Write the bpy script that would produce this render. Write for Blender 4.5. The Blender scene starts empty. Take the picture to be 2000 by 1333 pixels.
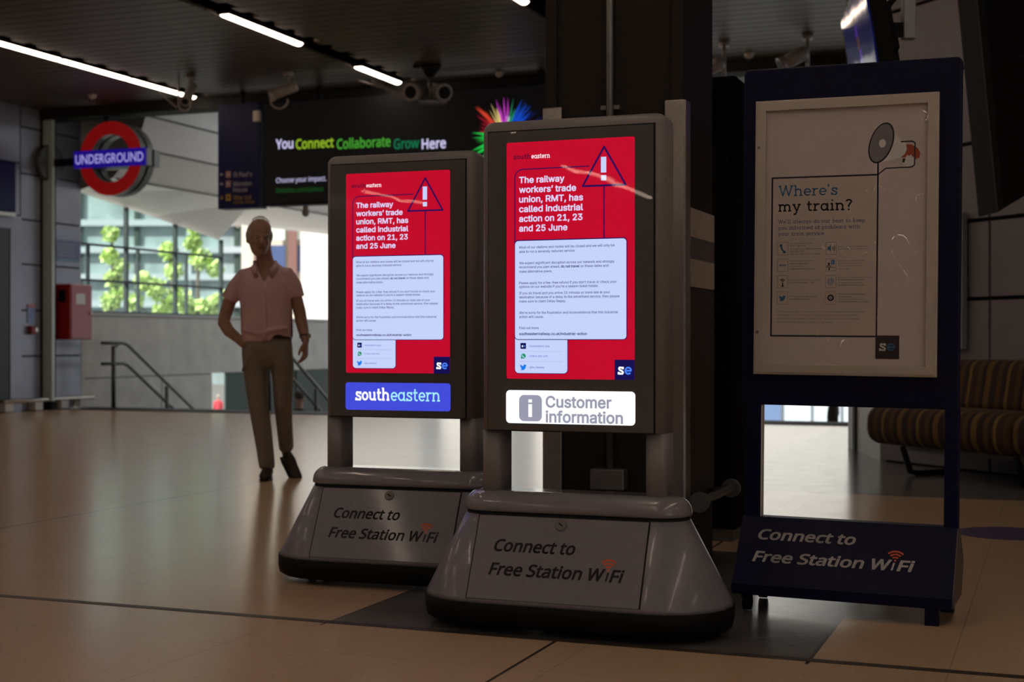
import bpy, bmesh, math, random, os
from mathutils import Vector, Matrix, geometry
import numpy as np
random.seed(7)
SC = bpy.context.scene
COL = SC.collection
R = math.radians
# ------------------------------------------------------------------ camera, sky, sun, exposure
cam_d = bpy.data.cameras.new('camera'); cam = bpy.data.objects.new('camera', cam_d); COL.objects.link(cam)
cam.location = (0, 0, .97); cam.rotation_euler = (R(90), 0, 0)
cam_d.lens = 50; cam_d.sensor_width = 36; cam_d.clip_end = 400; cam_d.clip_start = .05
cam_d.dof.use_dof = True; cam_d.dof.focus_distance = 4.8; cam_d.dof.aperture_fstop = 3.8
SC.camera = cam
W = bpy.data.worlds.new('sky'); SC.world = W; W.use_nodes = True
bgn = W.node_tree.nodes['Background']; bgn.inputs[0].default_value = (.86, .94, 1, 1); bgn.inputs[1].default_value = .95
sun_d = bpy.data.lights.new('sun', 'SUN'); sun = bpy.data.objects.new('sun', sun_d); COL.objects.link(sun)
sun_d.energy = 9.5; sun_d.angle = R(1); sun_d.color = (1, .96, .88)
sun.rotation_euler = Vector((.62, .42, -.66)).to_track_quat('-Z', 'Y').to_euler()
SC.view_settings.view_transform = 'Standard'; SC.view_settings.look = 'None'
SC.view_settings.exposure = 0; SC.view_settings.gamma = 1; SC.view_settings.use_curve_mapping = False
LED = 12.0          # radiance of the ceiling strip lights
# hall axes: u runs along the slats and the floor strip, v runs into the hall
AL = R(21); CA, SA = math.cos(AL), math.sin(AL)
def UV(u, v, z=0): return Vector((u*CA+v*SA, -u*SA+v*CA, z))
RUV = Matrix.Rotation(-AL, 4, 'Z')
# ------------------------------------------------------------------ materials
def lin(c):
    return tuple((x/255/12.92 if x/255 <= .04045 else ((x/255+.055)/1.055)**2.4) for x in c)
MATS = {}
def mat(name, col=(.5, .5, .5), rough=.5, metal=0, var=.08, scale=20, bump=0, bscale=60, coat=0, emit=None, es=1, spec=.5):
    if name in MATS: return MATS[name]
    m = bpy.data.materials.new(name); m.use_nodes = True; nt = m.node_tree; N = nt.nodes; L = nt.links
    b = N['Principled BSDF']
    b.inputs['Roughness'].default_value = rough; b.inputs['Metallic'].default_value = metal
    b.inputs['Coat Weight'].default_value = coat; b.inputs['Coat Roughness'].default_value = .08
    b.inputs['Specular IOR Level'].default_value = spec
    tc = N.new('ShaderNodeTexCoord')
    nz = N.new('ShaderNodeTexNoise'); nz.inputs['Scale'].default_value = scale; nz.inputs['Detail'].default_value = 4
    L.new(tc.outputs['Object'], nz.inputs['Vector'])
    rp = N.new('ShaderNodeValToRGB'); rp.color_ramp.elements[0].position = .3; rp.color_ramp.elements[1].position = .7
    rp.color_ramp.elements[0].color = (*[c*(1-var) for c in col], 1); rp.color_ramp.elements[1].color = (*[min(1, c*(1+var)) for c in col], 1)
    L.new(nz.outputs['Fac'], rp.inputs[0]); L.new(rp.outputs[0], b.inputs['Base Color'])
    if bump:
        n2 = N.new('ShaderNodeTexNoise'); n2.inputs['Scale'].default_value = bscale; L.new(tc.outputs['Object'], n2.inputs['Vector'])
        bp = N.new('ShaderNodeBump'); bp.inputs['Strength'].default_value = bump; bp.inputs['Distance'].default_value = .01
        L.new(n2.outputs['Fac'], bp.inputs['Height']); L.new(bp.outputs[0], b.inputs['Normal'])
    if emit:
        b.inputs['Emission Color'].default_value = (*emit, 1); b.inputs['Emission Strength'].default_value = es
    MATS[name] = m; return m
def lit(name, rgb, s=1):                       # something that gives off light: screens, lit signs, lamps
    if name in MATS: return MATS[name]
    m = bpy.data.materials.new(name); m.use_nodes = True; b = m.node_tree.nodes['Principled BSDF']
    b.inputs['Base Color'].default_value = (.02, .02, .02, 1); b.inputs['Roughness'].default_value = .6
    b.inputs['Specular IOR Level'].default_value = .1
    b.inputs['Emission Color'].default_value = (*lin(rgb), 1); b.inputs['Emission Strength'].default_value = s
    MATS[name] = m; return m
def pane(name, tint=(1, 1, 1), rough=.02, bump=0, bscale=3, ior=1.45, detail=1.0, dist=.02, strength=1):
    if name in MATS: return MATS[name]
    m = bpy.data.materials.new(name); m.use_nodes = True; nt = m.node_tree; N = nt.nodes; L = nt.links; N.clear()
    o = N.new('ShaderNodeOutputMaterial'); mx = N.new('ShaderNodeMixShader'); tr = N.new('ShaderNodeBsdfTransparent'); gl = N.new('ShaderNodeBsdfGlossy')
    fr = N.new('ShaderNodeFresnel'); fr.inputs['IOR'].default_value = ior
    tr.inputs[0].default_value = (*tint, 1); gl.inputs['Roughness'].default_value = rough
    ge = N.new('ShaderNodeNewGeometry'); sb = N.new('ShaderNodeMath'); sb.operation = 'SUBTRACT'; sb.inputs[0].default_value = 1; L.new(ge.outputs['Backfacing'], sb.inputs[1])
    mu = N.new('ShaderNodeMath'); mu.operation = 'MULTIPLY'; L.new(fr.outputs[0], mu.inputs[0]); L.new(sb.outputs[0], mu.inputs[1])
    L.new(mu.outputs[0], mx.inputs[0]); L.new(tr.outputs[0], mx.inputs[1]); L.new(gl.outputs[0], mx.inputs[2]); L.new(mx.outputs[0], o.inputs[0])
    if bump:
        tc = N.new('ShaderNodeTexCoord'); n2 = N.new('ShaderNodeTexNoise'); n2.inputs['Scale'].default_value = bscale; n2.inputs['Detail'].default_value = detail
        L.new(tc.outputs['Object'], n2.inputs['Vector'])
        bp = N.new('ShaderNodeBump'); bp.inputs['Strength'].default_value = strength; bp.inputs['Distance'].default_value = bump
        L.new(n2.outputs['Fac'], bp.inputs['Height']); L.new(bp.outputs[0], gl.inputs['Normal'])
    MATS[name] = m; return m
def floor_mat():
    m = bpy.data.materials.new('terrazzo'); m.use_nodes = True; nt = m.node_tree; N = nt.nodes; L = nt.links; b = N['Principled BSDF']
    tc = N.new('ShaderNodeTexCoord'); sp = N.new('ShaderNodeSeparateXYZ'); L.new(tc.outputs['Object'], sp.inputs[0])
    def mth(op, a, c=None, d=None):
        n = N.new('ShaderNodeMath'); n.operation = op
        for i, x in enumerate((a, c, d)):
            if x is None: continue
            if isinstance(x, (int, float)): n.inputs[i].default_value = x
            else: L.new(x, n.inputs[i])
        return n.outputs[0]
    def mixc(f, a, c):
        n = N.new('ShaderNodeMix'); n.data_type = 'RGBA'
        for i, x in ((0, f), (6, a), (7, c)):
            if isinstance(x, (int, float)): n.inputs[i].default_value = x
            elif isinstance(x, tuple): n.inputs[i].default_value = (*x, 1)
            else: L.new(x, n.inputs[i])
        return n.outputs[2]
    u, v = sp.outputs[0], sp.outputs[1]
    def near(x, p, w): return mth('LESS_THAN', mth('ABSOLUTE', mth('SUBTRACT', x, p)), w)
    def band(x, a, c): return mth('MULTIPLY', mth('GREATER_THAN', x, a), mth('LESS_THAN', x, c))
    n1 = N.new('ShaderNodeTexNoise'); n1.inputs['Scale'].default_value = 1.3; n1.inputs['Detail'].default_value = 5; L.new(tc.outputs['Object'], n1.inputs['Vector'])
    vo = N.new('ShaderNodeTexVoronoi'); vo.inputs['Scale'].default_value = 34; L.new(tc.outputs['Object'], vo.inputs['Vector'])
    n3 = N.new('ShaderNodeTexNoise'); n3.inputs['Scale'].default_value = 6; L.new(tc.outputs['Object'], n3.inputs['Vector'])
    speck = mth('MULTIPLY', mth('LESS_THAN', vo.outputs['Distance'], .14), mth('GREATER_THAN', n3.outputs['Fac'], .47))
    base = mixc(n1.outputs['Fac'], (.55, .38, .238), (.63, .44, .282))
    base = mixc(mth('MULTIPLY', speck, .45), base, (.2, .13, .09))
    slab = mth('MULTIPLY', band(u, -2.35, -.705), band(v, 4.36, 6.47))
    sl = mixc(n1.outputs['Fac'], (.10, .095, .09), (.16, .15, .145))
    fu = mth('FRACT', mth('DIVIDE', mth('ADD', u, 30.0), .275*4)); fv = mth('FRACT', mth('DIVIDE', mth('ADD', v, 30.1), .83))
    thin = mth('MAXIMUM', mth('LESS_THAN', fu, .0035), mth('LESS_THAN', fv, .004))
    base = mixc(mth('MULTIPLY', mth('GREATER_THAN', v, 9.16), mth('GREATER_THAN', u, -2.3)), base, mixc(n1.outputs['Fac'], (.13, .12, .115), (.19, .18, .175)))
    base = mixc(mth('MULTIPLY', thin, .45), base, (.25, .17, .12))
    base = mixc(slab, base, sl)
    strong = mth('MAXIMUM', near(u, -1.515, .006), near(u, -5.11, .007))
    edge = mth('MULTIPLY', mth('MAXIMUM', near(u, -.705, .006), near(u, -2.35, .004)), band(v, 4.3, 6.5))
    base = mixc(mth('MAXIMUM', mth('MULTIPLY', strong, mth('SUBTRACT', 1, slab)), edge), base, (.06, .045, .035))
    L.new(base, b.inputs['Base Color'])
    rr = mth('ADD', mth('MULTIPLY', n3.outputs['Fac'], .06), .16); L.new(rr, b.inputs['Roughness'])
    b.inputs['Specular IOR Level'].default_value = .25
    bp = N.new('ShaderNodeBump'); bp.inputs['Strength'].default_value = .12; bp.inputs['Distance'].default_value = .004; L.new(n3.outputs['Fac'], bp.inputs['Height']); L.new(bp.outputs[0], b.inputs['Normal'])
    return m
def stripe_mat():
    m = bpy.data.materials.new('striped moquette'); m.use_nodes = True; nt = m.node_tree; N = nt.nodes; L = nt.links; b = N['Principled BSDF']
    tc = N.new('ShaderNodeTexCoord'); sp = N.new('ShaderNodeSeparateXYZ'); L.new(tc.outputs['Object'], sp.inputs[0])
    fr = N.new('ShaderNodeMath'); fr.operation = 'MULTIPLY'; fr.inputs[1].default_value = 2.7; L.new(sp.outputs[0], fr.inputs[0])
    f2 = N.new('ShaderNodeMath'); f2.operation = 'FRACT'; L.new(fr.outputs[0], f2.inputs[0])
    rp = N.new('ShaderNodeValToRGB'); rp.color_ramp.interpolation = 'CONSTANT'
    el = rp.color_ramp.elements; el[0].position = 0; el[0].color = (.17, .098, .026, 1); el[1].position = .14; el[1].color = (.035, .021, .018, 1)
    for p, c in ((.3, (.10, .052, .017)), (.42, (.04, .024, .02)), (.54, (.21, .13, .033)), (.62, (.06, .03, .018)), (.78, (.10, .05, .02)), (.9, (.03, .018, .018))):
        e = el.new(p); e.color = (*c, 1)
    L.new(f2.outputs[0], rp.inputs[0]); L.new(rp.outputs[0], b.inputs['Base Color']); b.inputs['Roughness'].default_value = .9
    return m
M_KF = mat('kiosk grey paint', (.27, .252, .25), .42, var=.05, scale=40)
M_KD = mat('kiosk door grey', (.12, .113, .105), .5, var=.04)
M_KB = mat('kiosk base silver', (.225, .212, .238), .34, var=.05, scale=60, coat=.25)
M_KL = mat('kiosk lip silver', (.25, .235, .25), .26, var=.04, coat=.6)
M_BLK = mat('black rubber', (.007, .007, .0065), .6, spec=.15)
M_SEAM = mat('seam black', (.006, .006, .006), .8)
M_INK = mat('black vinyl', (.008, .008, .009), .5)
M_ORG = mat('orange vinyl', (.80, .14, .04), .5)
M_WHT = mat('white vinyl', (.62, .6, .58), .5)
M_STEEL = mat('brushed steel', (.52, .48, .44), .32, metal=.85, var=.1, scale=90)
M_DSTEEL = mat('dull steel', (.26, .25, .24), .45, metal=.7)
M_NAVY = mat('navy paint', (.005, .006, .034), .45, var=.1, spec=.2)
M_ALU = mat('satin aluminium', (.60, .53, .46), .42, metal=.25, var=.04)
M_COL = mat('column dark brown', (.035, .029, .024), .55, var=.12, spec=.12)
M_CEIL = mat('brown slat', (.080, .053, .027), .45, var=.12, scale=4)
M_CEILK = mat('ceiling void black', (.006, .006, .005), .8)
M_WALL = mat('grey metal panel', (.26, .26, .30), .3, metal=.5, var=.08, scale=3)
M_WALLR = mat('warm grey panel', (.25, .235, .255), .42, var=.05, scale=3)
M_CONC = mat('concrete', (.55, .53, .48), .8, var=.12, scale=3)
M_CREAM = mat('cream cladding', (.80, .76, .71), .55, var=.03)
M_GRN = mat('dark green wall', (.035, .06, .045), .5)
M_BULK = mat('black panel', (.016, .015, .014), .8, spec=.1)
M_SKIN = mat('skin', (.36, .19, .13), .5, var=.08, scale=30)
M_LED = lit('strip diffuser', (255, 230, 207), LED)
M_FLOOR = floor_mat(); M_STRIPE = stripe_mat()
M_GLASS = pane('kiosk glass', rough=.012, bump=.0003, bscale=7, ior=1.45)
M_ACR = pane('poster acrylic', rough=.015, ior=1.5)
M_WIN = pane('window glass', tint=(.90, .97, .95), rough=.02)
# ------------------------------------------------------------------ mesh helpers
class MB:
    def __init__(s): s.v = []; s.f = []; s.m = []; s.sm = []
    def add(s, vs, fs, mi=0, smooth=False, M=None):
        o = len(s.v)
        for p in vs:
            p = Vector(p); s.v.append(M @ p if M else p)
        for f in fs: s.f.append([i+o for i in f]); s.m.append(mi); s.sm.append(smooth)
        return s
    def box(s, c, d, mi=0, M=None):
        x, y, z = d[0]/2, d[1]/2, d[2]/2; c = Vector(c)
        vs = [c+Vector((a*x, b*y, e*z)) for a in (-1, 1) for b in (-1, 1) for e in (-1, 1)]
        return s.add(vs, [(0, 1, 3, 2), (4, 6, 7, 5), (0, 4, 5, 1), (2, 3, 7, 6), (0, 2, 6, 4), (1, 5, 7, 3)], mi, False, M)
    def loft(s, rings, mi=0, smooth=True, cap=True, M=None, closed=True):
        n = len(rings[0]); vs = [p for r in rings for p in r]; fs = []
        for i in range(len(rings)-1):
            for j in range(n if closed else n-1):
                k = (j+1) % n; fs.append((i*n+j, i*n+k, (i+1)*n+k, (i+1)*n+j))
        s.add(vs, fs, mi, smooth, M)
        if cap:
            s.add(rings[0], [tuple(range(n))[::-1]], mi, False, M); s.add(rings[-1], [tuple(range(n))], mi, False, M)
        return s
    def tube(s, pts, r, seg=10, mi=0, M=None, side=None, cap=True):
        pts = [Vector(p) for p in pts]; n = len(pts)
        rs = r if isinstance(r, (list, tuple)) else [r]*n
        rings = []; prev = None
        for i, p in enumerate(pts):
            t = (pts[min(i+1, n-1)]-pts[max(i-1, 0)]).normalized()
            if prev is None:
                a = Vector(side) if side else (Vector((1, 0, 0)) if abs(t.x) < .8 else Vector((0, 1, 0)))
            else: a = prev
            a = (a-t*a.dot(t)).normalized(); b = t.cross(a); prev = a
            rr = rs[i] if isinstance(rs[i], (list, tuple)) else (rs[i], rs[i])
            rings.append([p+a*(math.cos(q)*rr[0])+b*(math.sin(q)*rr[1]) for q in [2*math.pi*k/seg for k in range(seg)]])
        return s.loft(rings, mi, True, cap, M)
    def ball(s, c, r, mi=0, M=None, seg=14):
        c = Vector(c); rx, ry, rz = r if isinstance(r, (list, tuple)) else (r, r, r); rings = []
        h = seg//2
        for i in range(h+1):
            a = math.pi*i/h; q = max(math.sin(a), .02)
            rings.append([c+Vector((rx*q*math.cos(2*math.pi*k/seg), ry*q*math.sin(2*math.pi*k/seg), -rz*math.cos(a))) for k in range(seg)])
        return s.loft(rings, mi, True, True, M)
    def lathe(s, prof, seg=20, mi=0, M=None, smooth=True):
        return s.loft([[Vector((r*math.cos(2*math.pi*k/seg), r*math.sin(2*math.pi*k/seg), z)) for k in range(seg)] for r, z in prof], mi, smooth, True, M)
    def prism(s, pts, d0, d1, mi=0, M=None):           # polygon in x,z extruded along y
        n = len(pts)
        return s.loft([[Vector((x, d0, z)) for x, z in pts], [Vector((x, d1, z)) for x, z in pts]], mi, False, True, M)
    def flat(s, pts, y, mi=0, M=None):                 # polygon in x,z at depth y
        return s.add([(x, y, z) for x, z in pts], [tuple(range(len(pts)))], mi, False, M)
    def line(s, pts, w, y, mi=0, M=None, closed=False, rnd=True):   # ribbon along a 2D polyline
        n = len(pts)
        P = [Vector(p) for p in pts]
        for i in range(n if closed else n-1):
            a, b = P[i], P[(i+1) % n]; d = b-a
            if d.length < 1e-9: continue
            d.normalize(); q = Vector((-d.y, d.x))*w/2
            s.add([(p.x, y, p.y) for p in (a-q, b-q, b+q, a+q)], [(0, 1, 2, 3)], mi, False, M)
        if rnd:
            for i, a in enumerate(P):
                if not closed and i in (0, n-1): continue
                s.add([(a.x+w/2*math.cos(t*math.pi/4), y, a.y+w/2*math.sin(t*math.pi/4)) for t in range(8)], [tuple(range(8))], mi, False, M)
        return s
    def build(s, name, mats, parent=None, bevel=0, norm=True, loc=None, segs=2):
        me = bpy.data.meshes.new(name); me.from_pydata([tuple(p) for p in s.v], [], s.f)
        for m in (mats if isinstance(mats, (list, tuple)) else [mats]): me.materials.append(m)
        me.polygons.foreach_set('material_index', s.m); me.polygons.foreach_set('use_smooth', s.sm)
        if norm:
            bm = bmesh.new(); bm.from_mesh(me); bmesh.ops.remove_doubles(bm, verts=bm.verts, dist=1e-6); bmesh.ops.recalc_face_normals(bm, faces=bm.faces); bm.to_mesh(me); bm.free()
        me.update()
        ob = bpy.data.objects.new(name, me); COL.objects.link(ob)
        if parent: ob.parent = parent
        if loc: ob.location = loc
        if bevel:
            b = ob.modifiers.new('edge', 'BEVEL'); b.width = bevel; b.segments = segs; b.limit_method = 'ANGLE'; b.angle_limit = R(40)
        return ob
def tag(o, label, cat, group=None):
    o['label'] = label; o['category'] = cat
    if group: o['group'] = group
    return o
def struct(o): o['kind'] = 'structure'; return o
def thing(name, label, cat, loc=(0, 0, 0), rot=(0, 0, 0), group=None):
    o = bpy.data.objects.new(name, None); COL.objects.link(o); o.location = loc; o.rotation_euler = rot; o.empty_display_size = .1
    return tag(o, label, cat, group)
def fuse(mb, name, m, parent, voxel=.008, smooth=4, cut=None):
    ob = mb.build(name, m, None, norm=True)
    r = ob.modifiers.new('r', 'REMESH'); r.mode = 'VOXEL'; r.voxel_size = voxel
    if smooth:
        q = ob.modifiers.new('s', 'SMOOTH'); q.factor = .5; q.iterations = smooth
    dg = bpy.context.evaluated_depsgraph_get(); me = bpy.data.meshes.new_from_object(ob.evaluated_get(dg))
    ob.modifiers.clear(); ob.data = me; me.name = name
    if cut:
        bm = bmesh.new(); bm.from_mesh(me); bmesh.ops.delete(bm, geom=[f for f in bm.faces if cut(f.calc_center_median())], context='FACES'); 
        for it in range(8):
            new = {}
            for v in bm.verts:
                nb = [e.other_vert(v).co for e in v.link_edges if e.is_boundary]
                if len(nb) == 2: new[v] = (nb[0]+nb[1])*.25+v.co*.5
            for v, c in new.items(): v.co = c
        bm.to_mesh(me); bm.free()
    for p in me.polygons: p.use_smooth = True
    if not len(me.materials): me.materials.append(m)
    ob.parent = parent
    return ob
# ------------------------------------------------------------------ lettering
FD = os.path.join(bpy.utils.system_resource('DATAFILES'), 'fonts')
FONTS = {'gill': None}
for k, n in (('helv', 'Inter.woff2'), ('noto', 'NotoSansMath-Regular.woff2')):
    try: FONTS[k] = bpy.data.fonts.load(os.path.join(FD, n))
    except Exception: FONTS[k] = None
TC = {}
def glyphs(body, font, bold=0, shear=0, space=1):
    key = (body, font, shear, space)
    if key in TC: return TC[key]
    c = bpy.data.curves.new('t', 'FONT')
    if FONTS.get(font): c.font = FONTS[font]
    c.body = body; c.shear = shear; c.space_character = space; c.resolution_u = 3; c.dimensions = '3D'; c.fill_mode = 'HALF'
    o = bpy.data.objects.new('t', c); me = o.to_mesh()
    n = len(me.vertices); co = [(v.co.x, v.co.y) for v in me.vertices]; ed = [tuple(e.vertices) for e in me.edges]
    o.to_mesh_clear(); bpy.data.objects.remove(o); bpy.data.curves.remove(c)
    r = fill(co, ed) if n else ([], [], [])
    TC[key] = r; return r
def fill(co, ed):                       # non-zero winding fill of directed outline loops (overlapping contours merge)
    nx = {}
    for a, b in ed: nx.setdefault(a, []).append(b); nx.setdefault(b, []).append(a)
    seen = set(); E = []; V = []
    for s0 in range(len(co)):
        if s0 in seen or len(nx.get(s0, ())) != 2: continue
        loop = [s0]; seen.add(s0); cur = s0; nb = s0+1 if s0+1 in nx[s0] else nx[s0][0]
        while nb not in seen: loop.append(nb); seen.add(nb); k = [q for q in nx[nb] if q != cur]; cur = nb; nb = k[0] if k else s0
        if len(loop) < 3: continue
        b0 = len(V); V += [co[i] for i in loop]; m = len(loop); E += [(b0+i, b0+(i+1) % m) for i in range(m)]
    if not V: return ([], [], [])
    A = np.array([V[i] for i, j in E]); B = np.array([V[j] for i, j in E])
    sg = 1 if (A[:, 0]*B[:, 1]-B[:, 0]*A[:, 1]).sum() > 0 else -1
    vs, es, fs, *_ = geometry.delaunay_2d_cdt([Vector(v) for v in V], E, [], 0, 1e-6)
    P = np.array([[v.x, v.y] for v in vs]); out = []
    T = np.array([f[:3] for f in fs]); cen = P[T].mean(1)
    for k in range(0, len(T), 400):
        c = cen[k:k+400]; px, py = c[:, :1], c[:, 1:]
        up = (A[:, 1] <= py) & (B[:, 1] > py); dn = (A[:, 1] > py) & (B[:, 1] <= py)
        lf = (B[:, 0]-A[:, 0])*(py-A[:, 1])-(px-A[:, 0])*(B[:, 1]-A[:, 1])
        w = (up & (lf > 0)).sum(1)-(dn & (lf < 0)).sum(1)
        out += [tuple(int(q) for q in T[k+i]) for i in np.nonzero(w*sg > 0)[0]]
    return ([(v.x, v.y) for v in vs], out, [(V[i], V[j]) for i, j in E])
def capof(font): return max(y for x, y in glyphs('H', font)[0])
def text(mb, body, font, x, z, cap, y, mi, width=None, bold=0, shear=0, space=1, M=None):
    vs, fs, eds = glyphs(body, font, bold, shear, space)
    if not vs: return 0
    s = cap/capof(font); x0 = min(p[0] for p in vs); x1 = max(p[0] for p in vs)
    sx = width/(x1-x0) if width else s
    mb.add([(x+(a-x0)*sx, y, z+b*s) for a, b in vs], fs, mi, False, M)
    if bold:                                         # heavier weight: thicken along the outlines
        for (a, b), (c, d) in eds:
            L = math.hypot(c-a, d-b)
            if L < 1e-7: continue
            p, q = -(d-b)/L*bold, (c-a)/L*bold; e, g = (c-a)/L*bold*.5, (d-b)/L*bold*.5
            mb.add([(x+(i-x0)*sx, y, z+j*s) for i, j in ((a-e+p, b-g+q), (a-e*2, b-g*2), (a-e-p, b-g-q), (c+e-p, d+g-q), (c+e*2, d+g*2), (c+e+p, d+g+q))], [(0, 1, 2, 3, 4, 5)], mi, False, M)
    return (x1-x0)*sx
def arc(cx, cy, rx, ry, a0, a1, n=14): return [(cx+rx*math.cos(R(a0+(a1-a0)*i/n)), cy+ry*math.sin(R(a0+(a1-a0)*i/n))) for i in range(n+1)]
def slabglyph(ch, t):
    h = t/2; lo, hi = h, 10-h; A = 14.5-h; c = 5-h
    foot = lambda x, w=2.6: [(x-w, lo), (x+w, lo)]
    flag = lambda x, y: [(x-2.4, y), (x, y)]
    bow = arc(5.2, 5, c, c, 0, 360, 24)
    s_sp = [(8, 7.3), (7.4, 8.8), (5.2, hi), (2.9, 9), (2, 7.4), (2.9, 6), (5.2, 5.1), (7.6, 4), (8.3, 2.5), (7.4, 1.1), (5, lo), (2.6, 1.2), (1.6, 2.9)]
    G = {'s': (9.8, [s_sp, [(8.2, 6.7), (8.2, 9.8)], [(1.4, .2), (1.4, 3.4)]]),
     'o': (10.4, [bow]), 'c': (9.8, [arc(5.2, 5, c, c, 40, 320, 20), [(8.9, 6.6), (8.9, 9.6)]]),
     'e': (10.2, [arc(5.2, 5, c, c, 0, 318, 22), [(1.2, 5), (9.6, 5)]]),
     'a': (11.6, [arc(5.2, 5, c, c, 0, 360, 24), [(9.3, 10), (9.3, lo), (11.6, lo)]]),
     'd': (11.8, [arc(5.2, 5, c, c, 0, 360, 24), [(7, A), (9.3, A), (9.3, lo), (11.8, lo)]]),
     'b': (11.4, [arc(6.2, 5, c, c, 0, 360, 24), [(0, A), (2.1, A), (2.1, 0)]]),
     'p': (11.4, [arc(6.2, 5, c, c, 0, 360, 24), [(0, hi), (2.1, hi), (2.1, -4+h)], [(0, -4+h), (4.4, -4+h)]]),
     'u': (12, [[(.2, hi), (2.4, hi), (2.4, 4)]+arc(5.7, 4, 3.3, 4-h, 180, 360, 12)+[(9, hi)], [(7, hi), (9, hi), (9, lo), (11.6, lo)]]),
     'n': (12.4, [[(.2, hi), (2.4, hi), (2.4, lo)], foot(2.4, 2.2), [(2.4, 5)]+arc(6, 6, 3.6, 4-h, 180, 0, 12)+[(9.6, lo)], foot(9.6, 2.2)]),
     'h': (12.4, [[(.2, A), (2.4, A), (2.4, lo)], foot(2.4, 2.2), [(2.4, 5)]+arc(6, 6, 3.6, 4-h, 180, 0, 12)+[(9.6, lo)], foot(9.6, 2.2)]),
     'm': (18, [[(.2, hi), (2.4, hi), (2.4, lo)], foot(2.4, 2), [(2.4, 5)]+arc(5.6, 6, 3.2, 4-h, 180, 0, 12)+[(8.8, lo)], foot(8.8, 2), [(8.8, 5)]+arc(12, 6, 3.2, 4-h, 180, 0, 12)+[(15.2, lo)], foot(15.2, 2)]),
     'r': (8.6, [[(.2, hi), (2.6, hi), (2.6, lo)], foot(2.6), [(2.6, 5)]+arc(6.4, 5.4, 3.8, 4.6-h, 180, 70, 8)+[(8.2, 8.6)]]),
     't': (7.6, [[(3, 13), (3, 3)]+arc(5.6, 3, 2.6, 3-h, 180, 300, 8), [(.4, hi), (6.8, hi)]]),
     'i': (6, [[(.6, hi), (3, hi), (3, lo)], foot(3), [(3, 12.4), (3, 14.4)]]),
     'l': (6, [[(.6, A), (3, A), (3, lo)], foot(3)]),
     'k': (11.4, [[(.2, A), (2.4, A), (2.4, lo)], foot(2.4, 2.2), [(2.4, 4), (8.4, hi)], [(6, hi), (10, hi)], [(4.6, 5.6), (8.8, lo)], foot(9, 1.9)]),
     'w': (16, [[(1.6, hi), (4.8, lo), (8, hi), (11.2, lo), (14.4, hi)], [(0, hi), (3.4, hi)], [(12.6, hi), (16, hi)]]),
     'y': (11, [[(1.8, hi), (5.6, lo)], [(9.2, hi), (4.4, -3.4), (1.8, -3.4)], [(0, hi), (4, hi)], [(7.2, hi), (11, hi)]]),
     'v': (11, [[(1.8, hi), (5.5, lo), (9.2, hi)], [(0, hi), (4, hi)], [(7.2, hi), (11, hi)]]),
     'f': (7.4, [[(2.8, lo), (2.8, 11)]+arc(5.4, 11, 2.6, 3.4-h, 180, 70, 8), foot(2.8), [(.4, hi), (6.4, hi)]]),
     'W': (20, [[(1.8, A), (6, lo), (10, A), (14, lo), (18.2, A)], [(0, A), (4, A)], [(8.4, A), (11.6, A)], [(16, A), (20, A)]]),
     "'": (3.6, [[(1.8, 14.6), (1.2, 11)]]),
     '?': (8.8, [arc(4.2, 11, 3.2, 3.5-h, 170, -60, 12)+[(4.2, 6), (4.2, 4)], [(4.2, 0), (4.2, 2.2)]]), ' ': (6, [])}
    return G.get(ch, (6, []))
def slabtext(mb, body, x, z, xh, y, mi, t=1.9, width=None, gap=.9, M=None):
    tot = sum(slabglyph(c, t)[0]+gap for c in body)-gap; s = xh/10; sx = width/tot if width else s; px = 0
    for ch in body:
        adv, st = slabglyph(ch, t)
        for pl in st: mb.line([(x+(px+a)*sx, z+b*s) for a, b in pl], t*(s+sx)/2, y, mi, M)
        px += adv+gap
    return tot*sx
def rrect(x0, z0, x1, z1, r, n=6, corners=(1, 1, 1, 1)):      # corners: bl, br, tr, tl
    P = []
    for (cx, cz, a0), on in zip(((x0+r, z0+r, 180), (x1-r, z0+r, 270), (x1-r, z1-r, 0), (x0+r, z1-r, 90)), corners):
        if on: P += arc(cx, cz, r, r, a0, a0+90, n)
        else: P.append((x0 if a0 in (180, 90) else x1, z0 if a0 in (180, 270) else z1))
    return P
BIRD = [(-.5, .12), (-.3, -.02), (-.46, .02), (-.3, -.16), (-.42, -.16), (-.2, -.3), (-.5, -.4), (-.2, -.45), (.1, -.38), (.33, -.12), (.38, .16), (.5, .28), (.38, .27), (.46, .4), (.32, .34), (.18, .4), (.04, .3), (.0, .16), (-.2, .2), (-.44, .4)]
def bird(mb, cx, cz, s, y, mi): mb.flat([(cx+a*s, cz+b*s) for a, b in BIRD], y, mi)
def wifi(mb, cx, cz, s, y, mi, M=None, w=.28, n=3):
    mb.flat(arc(cx, cz, .17*s, .17*s, 0, 360, 12), y, mi, M)
    for k in range(n): mb.line(arc(cx, cz, s*(.55+.5*k), s*(.55+.5*k), 45, 135, 10), w*s, y, mi, M, rnd=False)
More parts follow.
